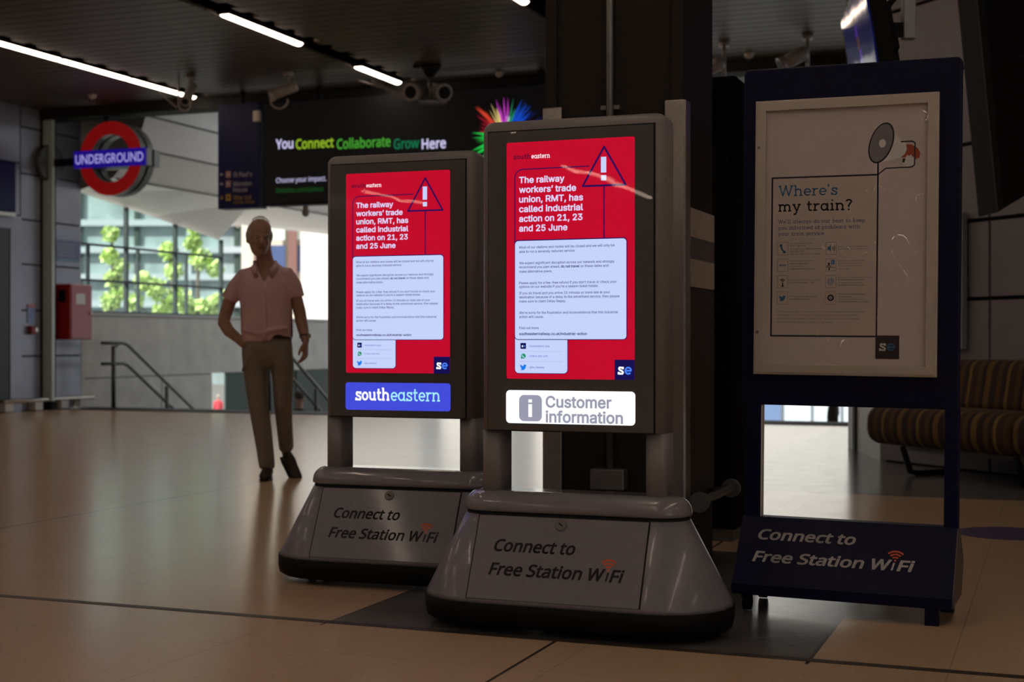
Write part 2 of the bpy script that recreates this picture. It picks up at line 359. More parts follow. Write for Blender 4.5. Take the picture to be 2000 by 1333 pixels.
# ------------------------------------------------------------------ the hall
ZC = 4.2; VE = 16.2; UL = -13.3; VB = -30
def uvbox(mb, u0, u1, v0, v1, z0, z1, mi=0): return mb.box(((u0+u1)/2, (v0+v1)/2, (z0+z1)/2), (u1-u0, v1-v0, z1-z0), mi)
def uvobj(mb, name, mats, **k):
    o = mb.build(name, mats, **k); o.matrix_world = RUV @ o.matrix_world; return o
mb = MB(); uvbox(mb, UL-.5, 18, VB, 16.62, -.3, 0); struct(uvobj(mb, 'floor', M_FLOOR))
mb = MB(); uvbox(mb, UL+.02, 14, 4.335, 4.375, -.02, .0012); struct(uvobj(mb, 'trim_1', mat('joint strip', (.05, .035, .026), .5)))
mb = MB(); uvbox(mb, UL+.02, 6, 16.6, 17.45, -.25, -.005); uvbox(mb, UL+.02, 6, 16.55, 16.64, -.02, .012); struct(uvobj(mb, 'trim_2', mat('stair nosing', (.03, .028, .026), .7)))
# slatted ceiling with a black void above and open slots for the strip lights
SLOTS = [-10.7, -7.7, -4.75, -1.8, 1.15, 4.1, 7.05]
mb = MB(); uvbox(mb, UL, 18, VB, VE, ZC+.3, ZC+.34, 1)
i = 0; v = VE-.1
while v > VB:
    edges = [UL]
    for su in SLOTS: j = .09 if i % 2 else 0; edges += [su-.07, su+.21+j]
    edges += [18]
    for k in range(0, len(edges), 2): uvbox(mb, edges[k], edges[k+1], v-.094, v+.094, ZC, ZC+.03, 0)
    v -= .205; i += 1
struct(uvobj(mb, 'ceiling', [M_CEIL, M_CEILK], norm=False))
def strip(u, v0, v1, label, group=None, src=None):
    L = v1-v0
    if src:
        t = src.copy(); COL.objects.link(t)
        for ch in src.children: c = ch.copy(); COL.objects.link(c); c.parent = t
        t['label'] = label
    else:
        t = thing('strip_light', label, 'light')
        m = MB(); m.box((0, 0, .055), (.13, L, .06)); m.build('housing', M_BLK, t)
        m = MB(); m.loft([[Vector((.052*math.cos(a), y, .03+.035*math.sin(a))) for a in [math.pi*q/6 for q in range(6, 13)]] for y in (-L/2+.02, L/2-.02)], 0, True, True); m.build('diffuser', M_LED, t)
        for s in (-1, 1): m = MB(); m.box((0, 0, .2), (.02, .02, .25)); b = m.build('hanger', M_BLK, t); b.location = (0, s*L*.35, 0)
    t.location = UV(u, (v0+v1)/2, ZC-.02); t.rotation_euler = (0, 0, -AL)
    if group: t['group'] = group
    return t
strip(-10.7, 14.68, 16.1, 'lit strip light above the roundel sign, farthest of its row', 'ceiling strip lights in view')
strip(-10.7, 13.38, 14.66, 'lit strip light in the row at upper left, middle piece', 'ceiling strip lights in view')
strip(-10.7, 11.6, 13.36, 'lit strip light cut by the left edge of the photo', 'ceiling strip lights in view')
strip(-7.7, 12.1, 13.62, 'single lit strip light high above the walking man', 'ceiling strip lights in view')
strip(-7.7, 14.98, 16.1, 'short lit strip light beside the twin camera bracket', 'ceiling strip lights in view')
strip(-4.05, 14.6, 15.8, 'lit strip light hidden behind the dark column, mirrored in the television', 'ceiling strip lights in view')
q = strip(-11.1, 19.6, 22.6, 'added strip light brightening the stair soffit, unseen behind the black hanging screen', 'added light over the stairs'); q.location.z = 3.75  # no lamp known here; added to lift the soffit and parapet
for ch in q.children:
    if ch.name.startswith('hanger'): ch.scale.z = 7.4; ch.location.z = -.8
strip(-4.75, 11.2, 12.72, 'lit strip light disappearing behind the dark column', 'ceiling strip lights in view')
GB = 'strip lights behind the viewpoint'; src = None
for su in SLOTS:
    for v0 in (8.9, 6.0, 3.1, .2, -2.7, -5.6, -8.5, -11.4, -14.3):
        if su < -9 and v0 < -2.7: continue
        if su in (1.15, 4.1, 7.05) and v0 > 5: continue
        if (su == -7.7 and v0 < -13) or (su == -4.75 and v0 < -11): continue
        lab = 'added strip light filling a gap in its row to brighten the right floor, unseen'
        src0 = strip(su, v0, v0+1.5, lab, GB, src); src = src or src0
for su, v0 in ((1.15, 1.72), (1.15, 4.62)): strip(su, v0, v0+1.36, 'added strip light filling a gap in its row to brighten the right floor, unseen', GB)  # extra unseen strips added between the row's lamps to brighten the right floor
for v0, v1 in ((-16.7, -15.6), (-22.2, -16.9)): strip(-8.3, v0, v1, 'lit strip light far behind the viewpoint, mirrored in the kiosk glass', GB)
strip(-12.5, -21, -17.5, 'lit strip light along the far side wall, mirrored in the kiosk glass', GB)
# dark beam where the ceiling stops, pale soffit beyond
mb = MB(); uvbox(mb, UL-.3, 18, VE, VE+.35, 4.07, 4.85); struct(uvobj(mb, 'ceiling_beam', M_CEILK))
mb = MB(); uvbox(mb, UL-.3, 14, VE+.35, 18.6, 4.75, 4.95); uvbox(mb, UL-.3, -11.6, 18.6, 25, 4.75, 4.95); uvbox(mb, -6.5, 14, 18.6, 25, 4.75, 4.95); uvbox(mb, -5.2, 14, 25, 60, 4.75, 4.95); struct(uvobj(mb, 'ceiling_canopy', mat('canopy grey', (.25, .24, .23), .7)))  # roof mostly unseen; its gap over the stairs is shaped to admit sky light
# left wall: metal panels with dark joints
mb = MB(); uvbox(mb, UL-.35, UL-.03, VB, 17.12, 0, 4.6, 1)
vs = [17.12, 16.45, 16.23, 15.81, 14.2]
while vs[-1] > VB: vs.append(vs[-1]-1.2)
zs = [0, .12, .76, 1.395, 2.03, 2.645, 3.28, 3.92, 4.6]
for a, b in zip(vs[1:], vs[:-1]):
    if b in (16.45, 15.81): continue
    for c, d in zip(zs[:-1], zs[1:]): uvbox(mb, UL-.04, UL, a+.012, b-.012, c+.012, d-.012, 0)
uvbox(mb, UL-.04, UL, 14.2, 15.8, 2.70, 3.4, 0); uvbox(mb, UL-.04, UL, 14.2, 15.8, 3.42, 4.6, 0)
struct(uvobj(mb, 'wall_left', [M_WALL, M_SEAM]))
mb = MB(); uvbox(mb, UL-.02, UL+.02, 14.3, 15.58, 0, 2.5); struct(uvobj(mb, 'door_1', mat('dark door', (.02, .022, .018), .4)))
mb = MB(); uvbox(mb, UL-.03, UL+.03, 15.58, 15.80, 0, 2.68); uvbox(mb, UL-.03, UL+.03, 14.2, 15.58, 2.5, 2.68); struct(uvobj(mb, 'trim_3', M_WALL))
mb = MB(); uvbox(mb, UL, UL+.16, 16.27, 16.33, .13, 4.2); struct(uvobj(mb, 'trim_4', mat('pale glass edge', (.42, .47, .40), .2, coat=.5)))
mb = MB(); uvbox(mb, UL, UL+.1, 16.33, 16.43, 0, 4.2); struct(uvobj(mb, 'trim_5', M_BLK))
mb = MB(); uvbox(mb, UL-.35, 18, VB-.2, VB, 0, 4.6); struct(uvobj(mb, 'wall_back', M_WALLR))
# parapet, stairwell wall and glass along the same line beyond the floor edge
mb = MB(); uvbox(mb, UL-.3, UL, 17.12, 19.2, -3.6, 1.36); uvbox(mb, UL-.05, UL, 19.2, 20.55, -3.6, 1.36); uvbox(mb, UL-.05, UL, 20.55, 30, .43, 1.36)
uvbox(mb, UL-.32, UL+.03, 17.12, 30, 1.36, 1.39, 1); uvbox(mb, UL-.004, UL+.003, 19.1, 19.12, -1, .43, 2); uvbox(mb, UL-.004, UL+.003, 17.2, 20.5, .41, .43, 2)
struct(uvobj(mb, 'wall_parapet', [M_CONC, mat('sill', (.5, .5, .5), .4), mat('concrete joint', (.2, .19, .17), .8)]))
mb = MB(); uvbox(mb, UL-.05, UL-.02, 21.0, 30, -3.6, .43); uvbox(mb, UL-.02, UL, 22.0, 22.06, -3.6, .43); uvbox(mb, UL-.02, UL, 23.4, 23.5, -3.6, .43); struct(uvobj(mb, 'wall_stairwell', M_GRN))
top = [(17.12, 3.16), (19.0, 2.94), (20.9, 2.70)]
mb = MB()
K = [(17.12, 3.16), (19.0, 2.94), (20.9, 2.70), (20.95, 3.0), (30, 3.15)]
prof = lambda z: [(UL-.1, z), (UL+.55, max(z+.15, 3.33)), (UL+.95, 3.74), (UL+1.12, 4.2), (UL+1.12, 4.76)]
for q in range(4): mb.loft([[Vector((u, v, w)) for u, w in (prof(z)[q], prof(z)[q+1])] for v, z in K], 0, False, False, closed=False)
mb.loft([[Vector((UL-.1, v, w)) for w in (z, z-.04 if False else 4.76)] for v, z in K], 0, False, False, closed=False)
for u, z in ((UL+.55, 3.33), (UL+.95, 3.74), (UL+1.12, 4.2)): uvbox(mb, u-.012, u+.012, 17.2, 30, z-.012, z+.012, 1)
struct(uvobj(mb, 'ceiling_soffit', [M_CREAM, mat('soffit groove', (.12, .11, .1), .8)], norm=False))
for n, (a, b) in enumerate(((17.15, 18.25), (18.3, 19.55), (19.6, 20.9))):
    zt = lambda q: 3.16-(q-17.12)*.122
    mb = MB(); P = [(a, 1.4), (b, 1.4), (b, zt(b)), (a, zt(a))]
    mb.loft([[Vector((UL-.06, p, q)) for p, q in P], [Vector((UL-.045, p, q)) for p, q in P]], 0, False)
    w = struct(uvobj(mb, 'window_%d' % (n+1), M_WIN))
    mb = MB(); uvbox(mb, UL-.09, UL-.02, b-.01, b+.03, 1.39, zt(b))
    for z in (1.40, 1.87, 2.40):
        if z < zt(b): uvbox(mb, UL-.085, UL-.025, a-.05, b, z-.016, z+.016)
    uvbox(mb, UL-.16, UL-.11, (a+b)/2-.28, (a+b)/2-.24, 1.39, 2.40)
    f = mb.build('window_frame', mat('dark mullion', (.03, .04, .04), .5), w)
# stairs going down behind the floor edge
mb = MB()
for k in range(20): uvbox(mb, UL+.02, 6, 17.45+.29*k, 17.45+.29*(k+1)+.02, -3.6, -.174*(k+1)+.0)
struct(uvobj(mb, 'floor_stairs', mat('stair grey', (.3, .29, .28), .7)))
# diagonal wall at the right
WD = Vector((.42, -.907, 0)).normalized(); WN = Vector((-WD.y, WD.x, 0))     # along / into the wall
W0 = Vector((3.29, 10.815, 0))
def wallM(): 
    m = Matrix.Identity(4); m.col[0][:3] = WD; m.col[1][:3] = WN; m.col[2][:3] = (0, 0, 1); m.col[3][:3] = W0; return m
WM = wallM()
mb = MB(); mb.box((22, .25, 2.1), (45.5, .4, 4.2), 1)
ss = [-.75, -.733]+[.467+1.2*k for k in range(36)]
zz = [0, .70, 1.283, 1.863, 2.44, 3.02, 3.6, 4.2]
for a, b in zip(ss[1:-1], ss[2:]):
    for c, d in zip(zz[:-1], zz[1:]): mb.box(((a+b)/2, .03, (c+d)/2), (b-a-.022, .05, d-c-.03), 0)
o = struct(mb.build('wall_right', [M_WALLR, M_SEAM])); o.matrix_world = WM
A0 = W0+WD*-.75; 
mb = MB(); mb.loft([[Vector((x, y, z)) for x, y in ((A0.x, A0.y), (3.06, 12.95), (6.5, 13.4), (6.5, 11.8))] for z in (0, 4.2)], 0, False)
mb.box((3.03, 12.55, 2.1), (.03, .09, 4.2), 1)
struct(mb.build('wall_end', [mat('pale end wall', (.52, .51, .50), .5), M_BLK]))
# black panelled bulkhead hanging at far right
mb = MB(); P = [(2.80, 4.2), (3.035, 1.775), (4.1, 2.42), (4.3, 4.2)]
mb.prism(P, 8.9, 9.25, 0)
mb.prism([(3.0, 2.745), (4.1, 2.80), (4.1, 2.785), (3.0, 2.73)], 8.893, 8.9, 1); mb.prism([(2.80, 4.2), (3.035, 1.775), (3.07, 1.80), (2.85, 4.2)], 8.88, 8.9, 1)
struct(mb.build('ceiling_bulkhead', [M_BULK, M_SEAM]))
# column
CU0, CU1, CV0, CV1 = -2.085, -1.47, 5.84, 6.43
mb = MB(); uvbox(mb, CU0+.03, CU1-.012, CV0+.02, CV1, 0, ZC+.3)
for a, b in ((CU0, CU0+.05), (CU1-.05, CU1)): uvbox(mb, a, b, CV0, CV0+.05, 0, ZC+.3, 0)
for z in (2.1, 2.7): pass
col = struct(uvobj(mb, 'structural_column', M_COL))
def bandobj(z0, z1, m):
    k = MB(); uvbox(k, CU1-.014, CU1-.004, CV0+.055, CV1+.004, z0, z1); o = k.build('marking_band', m, col); return o
GREYB = mat('grey band', (.16, .15, .15), .5); PALEB = mat('pale band', (.62, .54, .46), .5)
bandobj(1.42, 1.545, PALEB); bandobj(1.326, 1.418, GREYB); bandobj(1.205, 1.325, PALEB); bandobj(.3, 1.20, mat('lower band', (.05, .043, .038), .5))
def guard(u, v, su, h, label):
    t = thing('corner_guard', label, 'corner guard', UV(u, v, 0), (0, 0, -AL), 'steel guards on the column')
    m = MB(); m.box((su*.035, -.006, h/2), (.085, .012, h)); m.box((-su*.006, .035, h/2), (.012, .085, h)); m.build('angle', M_STEEL, t, bevel=.004)
    for z in (h-.13, h-.9, .2):
        m = MB(); m.tube([(su*.045, -.016, z), (su*.045, -.010, z)], .007, 10); m.build('screw', M_DSTEEL, t)
guard(CU0, CV0, 1, 1.985, 'steel corner guard on the column, partly behind the nearer kiosk')
guard(CU1, CV0, -1, 1.985, 'tall bright steel corner guard on the right front edge of the column')
t = thing('conduit_pipe', 'grey conduit running down the front of the dark column', 'pipe', UV(-1.79, CV0-.03, 0), (0, 0, -AL))
m = MB(); m.tube([(0, .02, .42), (0, .02, ZC)], .016, 12); m.build('pipe', M_DSTEEL, t)
for z in (1.97, 3.2, .75):
    m = MB(); m.box((0, .035, z), (.085, .03, .02)); m.build('clamp', M_DSTEEL, t, bevel=.003)
t = thing('junction_box', 'small grey junction box low on the column at the foot of the conduit', 'junction box', UV(-1.79, CV0-.05, .34), (0, 0, -AL))
m = MB(); m.box((0, .03, .04), (.15, .07, .09)); m.build('case', M_DSTEEL, t, bevel=.006)
m = MB(); m.box((-.03, -.008, .055), (.05, .004, .02)); m.build('label_plate', M_WALL, t)
t = thing('bumper_rail', 'short steel bumper bar with round flanges at the side of the column', 'rail', UV(CU1+.06, 5.88, .29), (0, 0, -AL))
m = MB(); m.tube([(0, 0, 0), (0, .62, 0)], .019, 14); m.build('bar', M_DSTEEL, t)
for y in (.0, .62): m = MB(); m.tube([(0, y-.012, 0), (0, y+.012, 0)], .043, 20); m.build('flange', M_DSTEEL, t)
for y in (.1, .52): m = MB(); m.tube([(-.065, y, 0), (0, y, 0)], .014, 10); m.build('bracket', M_DSTEEL, t)
# black cabinet behind the poster board
t = thing('machine_cabinet', 'tall black cabinet standing between the column and the poster board', 'cabinet', (.97, 7.15, 0), (0, 0, -AL))
m = MB(); m.box((0, 0, 1.155), (.42, .5, 2.19)); m.build('body', mat('black cabinet', (.006, .006, .006), .7, spec=.05), t, bevel=.01)
m = MB(); m.box((0, 0, .03), (.38, .46, .06)); m.build('plinth', M_DSTEEL, t)
m = MB(); m.box((0, -.256, 1.6), (.34, .01, .6)); m.build('door', M_BLK, t, bevel=.004)
# ------------------------------------------------------------------ kiosks
L_RED = lit('screen red', (200, 4, 42), .95); L_SW = lit('screen white', (200, 214, 255), 1.0); L_SN = lit('screen navy', (38, 8, 92), .8)
L_TXT = lit('screen heading', (222, 214, 252), 1); L_BODY = lit('screen body text', (70, 68, 130), 1); L_BODYB = lit('screen body bold', (44, 34, 100), 1)
L_NAVY = lit('logo navy', (16, 10, 82), 1); L_BLUE = lit('logo blue', (72, 130, 250), 1); L_MAROON = lit('logo dark', (82, 6, 60), .7); L_GRN = lit('phone green', (24, 150, 105), 1); L_TW = lit('bird blue', (20, 125, 240), 1)
L_CTX = lit('contact text', (105, 125, 196), 1); L_SEP = lit('separator', (150, 160, 200), 1); L_BSIGN = lit('blue sign face', (68, 78, 226), .95); L_WSIGN = lit('white sign face', (255, 255, 255), 1.15)
L_SGW = lit('sign white letters', (250, 250, 255), 1.1); L_SGC = lit('sign pale blue letters', (168, 238, 255), 1); L_SGG = lit('sign grey letters', (158, 160, 180), .95)
SCREEN_MATS = [L_RED, L_SW, L_SN, L_TXT, L_BODY, L_BODYB, L_NAVY, L_BLUE, L_MAROON, L_GRN, L_TW, L_CTX, L_SEP, L_SGW]
def screen_mesh():
    Wd, Hh = .4528, .805; x0, z1 = -Wd/2, 1.6465; mb = MB()
    X = lambda f: x0+f*Wd
    Z = lambda f: z1-f*Hh
    y = -.0715
    mb.prism(rrect(x0, z1-Hh, x0+Wd, z1, .006), y+.0003, y+.002, 0)
    y1, y2, y3 = y-.0003, y-.0006, y-.0009
    slabtext(mb, 'south', X(.054), Z(.0713), .0122, y1, 8, 2.5, width=.141*Wd); slabtext(mb, 'eastern', X(.199), Z(.0713), .0122, y1, 13, 1.9, width=.148*Wd)
    mb.line([(X(.655), Z(.1135)), (X(.13), Z(.115))]+arc(X(.13), Z(.115)-.064*Wd, .064*Wd, .064*Wd, 90, 180, 8)+[(X(.066), Z(.45))], .0036, y1, 2)
    mb.line([(X(.7675), Z(.036)), (X(.602), Z(.1965)), (X(.932), Z(.1965))], .0066, y1, 2, closed=True)
    mb.line([(X(.767), Z(.1965)), (X(.767), Z(.43))], .0042, y1, 2)
    mb.flat([(X(.743), Z(.143)), (X(.784), Z(.143)), (X(.784), Z(.078)), (X(.743), Z(.078))], y1, 1)
    mb.flat([(X(.745), Z(.176)), (X(.784), Z(.176)), (X(.784), Z(.154)), (X(.745), Z(.154))], y1, 1)
    for k, (s, w) in enumerate((('The railway', .356), ('workers\u2019 trade', .447), ('union, RMT, has', .501), ('called industrial', .501), ('action on 21, 23', .497), ('and 25 June', .379))):
        text(mb, s, 'helv', X(.102), Z(.1724+.0409*k), .0205, y1, 3, width=w*Wd, bold=.024)
    def card(a, b, c, d, r, cs=(1, 1, 1, 1)):
        mb.flat(rrect(X(a)-.0022, Z(d)-.0022, X(c)+.0022, Z(b)+.0022, r+.002, corners=cs), y1, 2); mb.flat(rrect(X(a), Z(d), X(c), Z(b), r, corners=cs), y2, 1)
    card(.068, .82, .483, .976, .013, (1, 1, 0, 0)); 
    mb.flat(rrect(X(.066)-.0012, Z(.836), X(.94)+.0022, Z(.416)+.0022, .014), y2-.0002, 2); mb.flat(rrect(X(.068), Z(.833), X(.938), Z(.4175), .012), y3, 1)
    B = [(.4495, 'Most of our stations and routes will be closed and we will only be'), (.4677, 'able to run a severely reduced service'), (.516, 'We expect significant disruption across our network and strongly'),
         (.5515, 'make alternative plans.'), (.6, 'Please apply for a fee-free refund if you don\u2019t travel or check your'), (.616, 'options on our website if you\u2019re a season ticket holder.'),
         (.643, 'If you do travel and you arrive 15 minutes or more late at your'), (.660, 'destination because of a delay to the advertised service, then please'), (.6775, 'make sure to claim Delay Repay.'),
         (.7258, 'We\u2019re sorry for the frustration and inconvenience that this industrial'), (.743, 'action will cause.'), (.790, 'Find out more')]
    k = .747*Wd/(max(p[0] for p in glyphs(B[0][1], 'helv')[0])); cp = k*capof('helv')
    y4 = y3-.0003
    for f, s in B: text(mb, s, 'helv', X(.102), Z(f), cp, y4, 4, bold=.010)
    a = text(mb, 'recommend you plan ahead, ', 'helv', X(.102), Z(.533), cp, y4, 4, bold=.010)
    b = text(mb, 'do not travel', 'helv', X(.102)+a+.004, Z(.533), cp, y4, 5, bold=.022)
    text(mb, 'on these dates and', 'helv', X(.102)+a+b+.008, Z(.533), cp, y4, 4, bold=.010)
    text(mb, 'southeasternrailway.co.uk/industrial-action', 'helv', X(.102), Z(.815), cp, y4, 5, bold=.022, width=.532*Wd)
    mb.flat(rrect(X(.112), Z(.8735), X(.156), Z(.8485), .002), y3, 6); slabtext(mb, 's', X(.121), Z(.866), .006, y4, 13, 2.4); slabtext(mb, 'e', X(.136), Z(.866), .006, y4, 7, 2)
    mb.flat(arc(X(.135), Z(.904), .0088, .0088, 0, 360, 20), y3, 9); mb.flat([(X(.135)-.008, Z(.904)-.003), (X(.135)-.002, Z(.904)-.008), (X(.135)-.0095, Z(.904)-.0095)], y3, 9)
    mb.line(arc(X(.135)+.003, Z(.904)+.003, .007, .007, 170, 280, 8), .0028, y4, 1)
    bird(mb, X(.135), Z(.951), .024, y3, 10)
    for f, s in ((.8655, '\u2013 Southeastern App'), (.908, '\u2013 07866 002 690'), (.955, '\u2013 @Se_Railway')): text(mb, s, 'helv', X(.17), Z(f), .0062, y3, 11, bold=.010)
    for f in (.8845, .9275): mb.line([(X(.104), Z(f)), (X(.44), Z(f))], .0008, y3, 12)
    mb.flat([(X(.848), Z(1)), (X(1), Z(1)), (X(1), Z(.9175)), (X(.848), Z(.9175))], y1, 6)
    slabtext(mb, 's', X(.872), Z(.979), .0265, y2, 13, 2.6, width=.047*Wd); slabtext(mb, 'e', X(.922), Z(.979), .0265, y2, 7, 2.2, width=.058*Wd)
    return mb
def stadium(a, r, z, n=10):
    P = []
    for s, c in ((1, -90), (-1, 90)):
        P += [Vector((s*a+r*math.cos(R(c+180*i/n)), r*math.sin(R(c+180*i/n)), z)) for i in range(n+1)]
    return P
def rring(w, d0, d1, r, z, n=6): return [Vector((x, y, z)) for x, y in rrect(-w, d0, w, d1, r, n)]
def stemi(mb, x, z, h, y, M): mb.flat([(x, z), (x+.0066, z), (x+.0066+.2*h, z+h), (x+.2*h, z+h)], y, 0, M)
def kiosk(label, loc, th, sign):
    t = thing('information_kiosk', label, 'kiosk', loc, (0, 0, -R(th)))
    m = MB(); w, d0, d1 = .3265, -.069, .088
    rings = [rring(w, d0, d1, .045, .664)]+[rring(w-.034*(1-math.cos(R(a))), d0+.034*(1-math.cos(R(a))), d1-.034*(1-math.cos(R(a))), .045-.03*(1-math.cos(R(a))), 1.691+.034*math.sin(R(a))) for a in (0, 18, 36, 54, 72, 90)]
    m.loft(rings, 0, True); m.build('housing', M_KF, t)
    m = MB(); m.box((0, -.0668, 1.1755), (.592, .006, 1.026)); m.build('door_seam', M_SEAM, t)
    m = MB(); m.box((-.002, -.066, 1.1755), (.584, .010, 1.018)); dr = m.build('door', M_KD, t)
    screen_mesh().build('display', SCREEN_MATS, t, norm=False)
    m = MB(); m.box((-.002, -.0758, 1.1755), (.58, .003, 1.014)); m.build('glass_cover', M_GLASS, t)
    ys = -.0715; Wd = .4528; zt = .8025; m = MB(); x0 = -.2285
    if sign == 'blue':
        m.prism(rrect(x0, .692, .2285, zt-.0, .012), ys, ys+.002, 0); zb = zt-.1615*Wd; xs = x0+.0955*Wd
        slabtext(m, 'south', xs, zb, .0375, ys-.0004, 1, 2.5, width=.337*Wd, gap=.3); slabtext(m, 'eastern', xs+.345*Wd, zb, .0375, ys-.0004, 2, 1.9, width=.475*Wd, gap=.5)
        m.build('sign_panel', [L_BSIGN, L_SGW, L_SGC], t, norm=False)['label'] = 'glowing blue sign panel'
    else:
        m.prism(rrect(x0, .690, .2285, zt, .014), ys, ys+.002, 0)
        m.flat(rrect(x0+.105*Wd, zt-.232*Wd, x0+.287*Wd, zt-.035*Wd, .018), ys-.0004, 1)
        xc = x0+.194*Wd
        m.flat([(xc-.0066, zt-.2*Wd), (xc+.0066, zt-.2*Wd), (xc+.0066, zt-.104*Wd), (xc-.0066, zt-.104*Wd)], ys-.0008, 0); m.flat([(xc-.0066, zt-.091*Wd), (xc+.0066, zt-.091*Wd), (xc+.0066, zt-.068*Wd), (xc-.0066, zt-.068*Wd)], ys-.0008, 0)
        text(m, 'Customer', 'helv', x0+.32*Wd, zt-.124*Wd, .081*Wd, ys-.0004, 1, width=.506*Wd, bold=.022)
        text(m, 'information', 'helv', x0+.32*Wd, zt-.235*Wd, .081*Wd, ys-.0004, 1, width=.593*Wd, bold=.022)
        m.build('sign_panel', [L_WSIGN, L_SGG], t, norm=False)['label'] = 'glowing white sign panel'
    for s in (-1, 1):
        m = MB(); P = [(x*1.0, y) for x, y in rrect(min(s*.326, s*.256), -.055, max(s*.326, s*.256), .07, .02, 4)]
        m.loft([[Vector((x, y, z)) for x, y in P] for z in (.44, .664)], 0, True); m.build('leg', M_KF, t)
    # base: lip, sloping shell, front panel, black bumper
    m = MB(); m.loft([stadium(.3, .085, .386), stadium(.3, .101, .392), stadium(.3, .102, .402), stadium(.3, .098, .42), stadium(.3, .088, .437), stadium(.3, .072, .450), stadium(.3, .05, .457)], 0, True); m.build('base_cap', M_KL, t)
    m = MB(); m.loft([stadium(.3, .2385, .1), stadium(.3, .232, .115), stadium(.3, .0965, .378)], 0, True); m.build('base_shell', M_KB, t)
    m = MB(); m.loft([stadium(.3, .095, .372), stadium(.3, .093, .390)], 0, True); m.build('base_gap', M_SEAM, t)
    m = MB(); m.loft([stadium(.3, .22, .022), stadium(.3, .236, .032), stadium(.3, .242, .06), stadium(.3, .242, .1), stadium(.3, .232, .101)], 0, True); m.build('bumper', M_BLK, t)
    for cx in (-.38, .38):
        for cy in (-.07, .07): m = MB(); m.tube([(cx-.012, cy, .028), (cx+.012, cy, .028)], .028, 14); m.build('castor', M_BLK, t)
    up = Vector((0, .1385, .269)).normalized(); nrm = Vector((0, -up.z, up.y)); org = Vector((0, -.0945, .384))
    PM = Matrix.Identity(4); PM.col[0][:3] = (1, 0, 0); PM.col[1][:3] = -nrm; PM.col[2][:3] = up; PM.col[3][:3] = org
    SL = .3025
    m = MB(); P = [(-.306, -.02), (-.30, -.003), (.283, -.003), (.284, -SL), (-.309, -SL)]
    P = [(-.312, -.010), (.283, -.010), (.285, -SL), (-.307, -SL)]
    m.prism([(P[0][0]-.004, -.004), (P[1][0]+.005, -.004), (P[2][0]+.005, -SL), (P[3][0]-.004, -SL)], -.0015, .004, 0, PM); m.build('panel_seam', M_SEAM, t)
    m = MB(); m.prism(P, -.003, .003, 0, PM); pn = m.build('base_panel', M_KB, t)
    m = MB(); wp = .592; x = lambda f: -.309+f*wp; y = -.0036
    text(m, 'Connect to', 'noto', x(.12), -.135, .040, y, 0, width=.478*wp, shear=.2, bold=.02, M=PM); m.build('lettering', M_INK, pn, norm=False)['label'] = 'upper line of black slanted lettering'; m = MB()
    text(m, 'Free Station W', 'noto', x(.112), -.218, .040, y, 0, width=.677*wp, shear=.2, bold=.02, M=PM)
    stemi(m, x(.794), -.2185, .030, y, PM)
    text(m, 'Fi', 'noto', x(.822), -.2195, .040, y, 0, width=.076*wp, shear=.2, bold=.02, M=PM)
    m.build('lettering', M_INK, pn, norm=False)['label'] = 'lower line of black slanted lettering'
    m = MB(); wifi(m, x(.806), -.181, .0225, y, 0, PM, w=.29); m.build('signal_mark', M_ORG, pn, norm=False)['label'] = 'orange signal mark'
    m = MB(); m.tube([PM @ Vector((x(.495), -.002, -.034)), PM @ Vector((x(.495), -.0075, -.034))], .0205, 22); lk = m.build('lock', mat('lock metal', (.20, .19, .17), .4, metal=.5), t, bevel=.002)
    m = MB(); m.box((0, 0, 0), (.018, .002, .004), 0, PM @ Matrix.Translation((x(.495), -.0078, -.034)) @ Matrix.Rotation(R(35), 4, 'Y')); m.build('key_slot', M_BLK, lk)
    return t
kiosk('grey information kiosk with a red screen over a glowing blue sign', (-.4349, 5.754, 0), 19.3, 'blue')
kiosk('grey information kiosk with a red screen over a glowing white sign', (.2188, 4.8438, 0), 20.8, 'white')
# ------------------------------------------------------------------ poster board
PW, PZ0, PZ1 = .3239, .8453, 1.8453
Q = [(1478, 203), (1831, 183), (1822, 738), (1469, 730)]
def homog(src, dst):
    A = []
    for (x, y), (a, b) in zip(src, dst): A.append([x, y, 1, 0, 0, 0, -a*x, -a*y, a]); A.append([0, 0, 0, x, y, 1, -b*x, -b*y, b])
    n = 8
    for i in range(n):
        p = max(range(i, n), key=lambda r: abs(A[r][i])); A[i], A[p] = A[p], A[i]
        for r in range(n):
            if r != i:
                q = A[r][i]/A[i][i]; A[r] = [c-q*d for c, d in zip(A[r], A[i])]
    h = [A[i][8]/A[i][i] for i in range(n)]
    return lambda x, y: ((h[0]*x+h[1]*y+h[2])/(h[6]*x+h[7]*y+1), (h[3]*x+h[4]*y+h[5])/(h[6]*x+h[7]*y+1))
S = homog(Q, [(-PW, PZ1), (PW, PZ1), (PW, PZ0), (-PW, PZ0)])     # measured poster layout -> board coordinates
def C(x, y): return S(1420+x/2.2208, 160+y/2.2208)
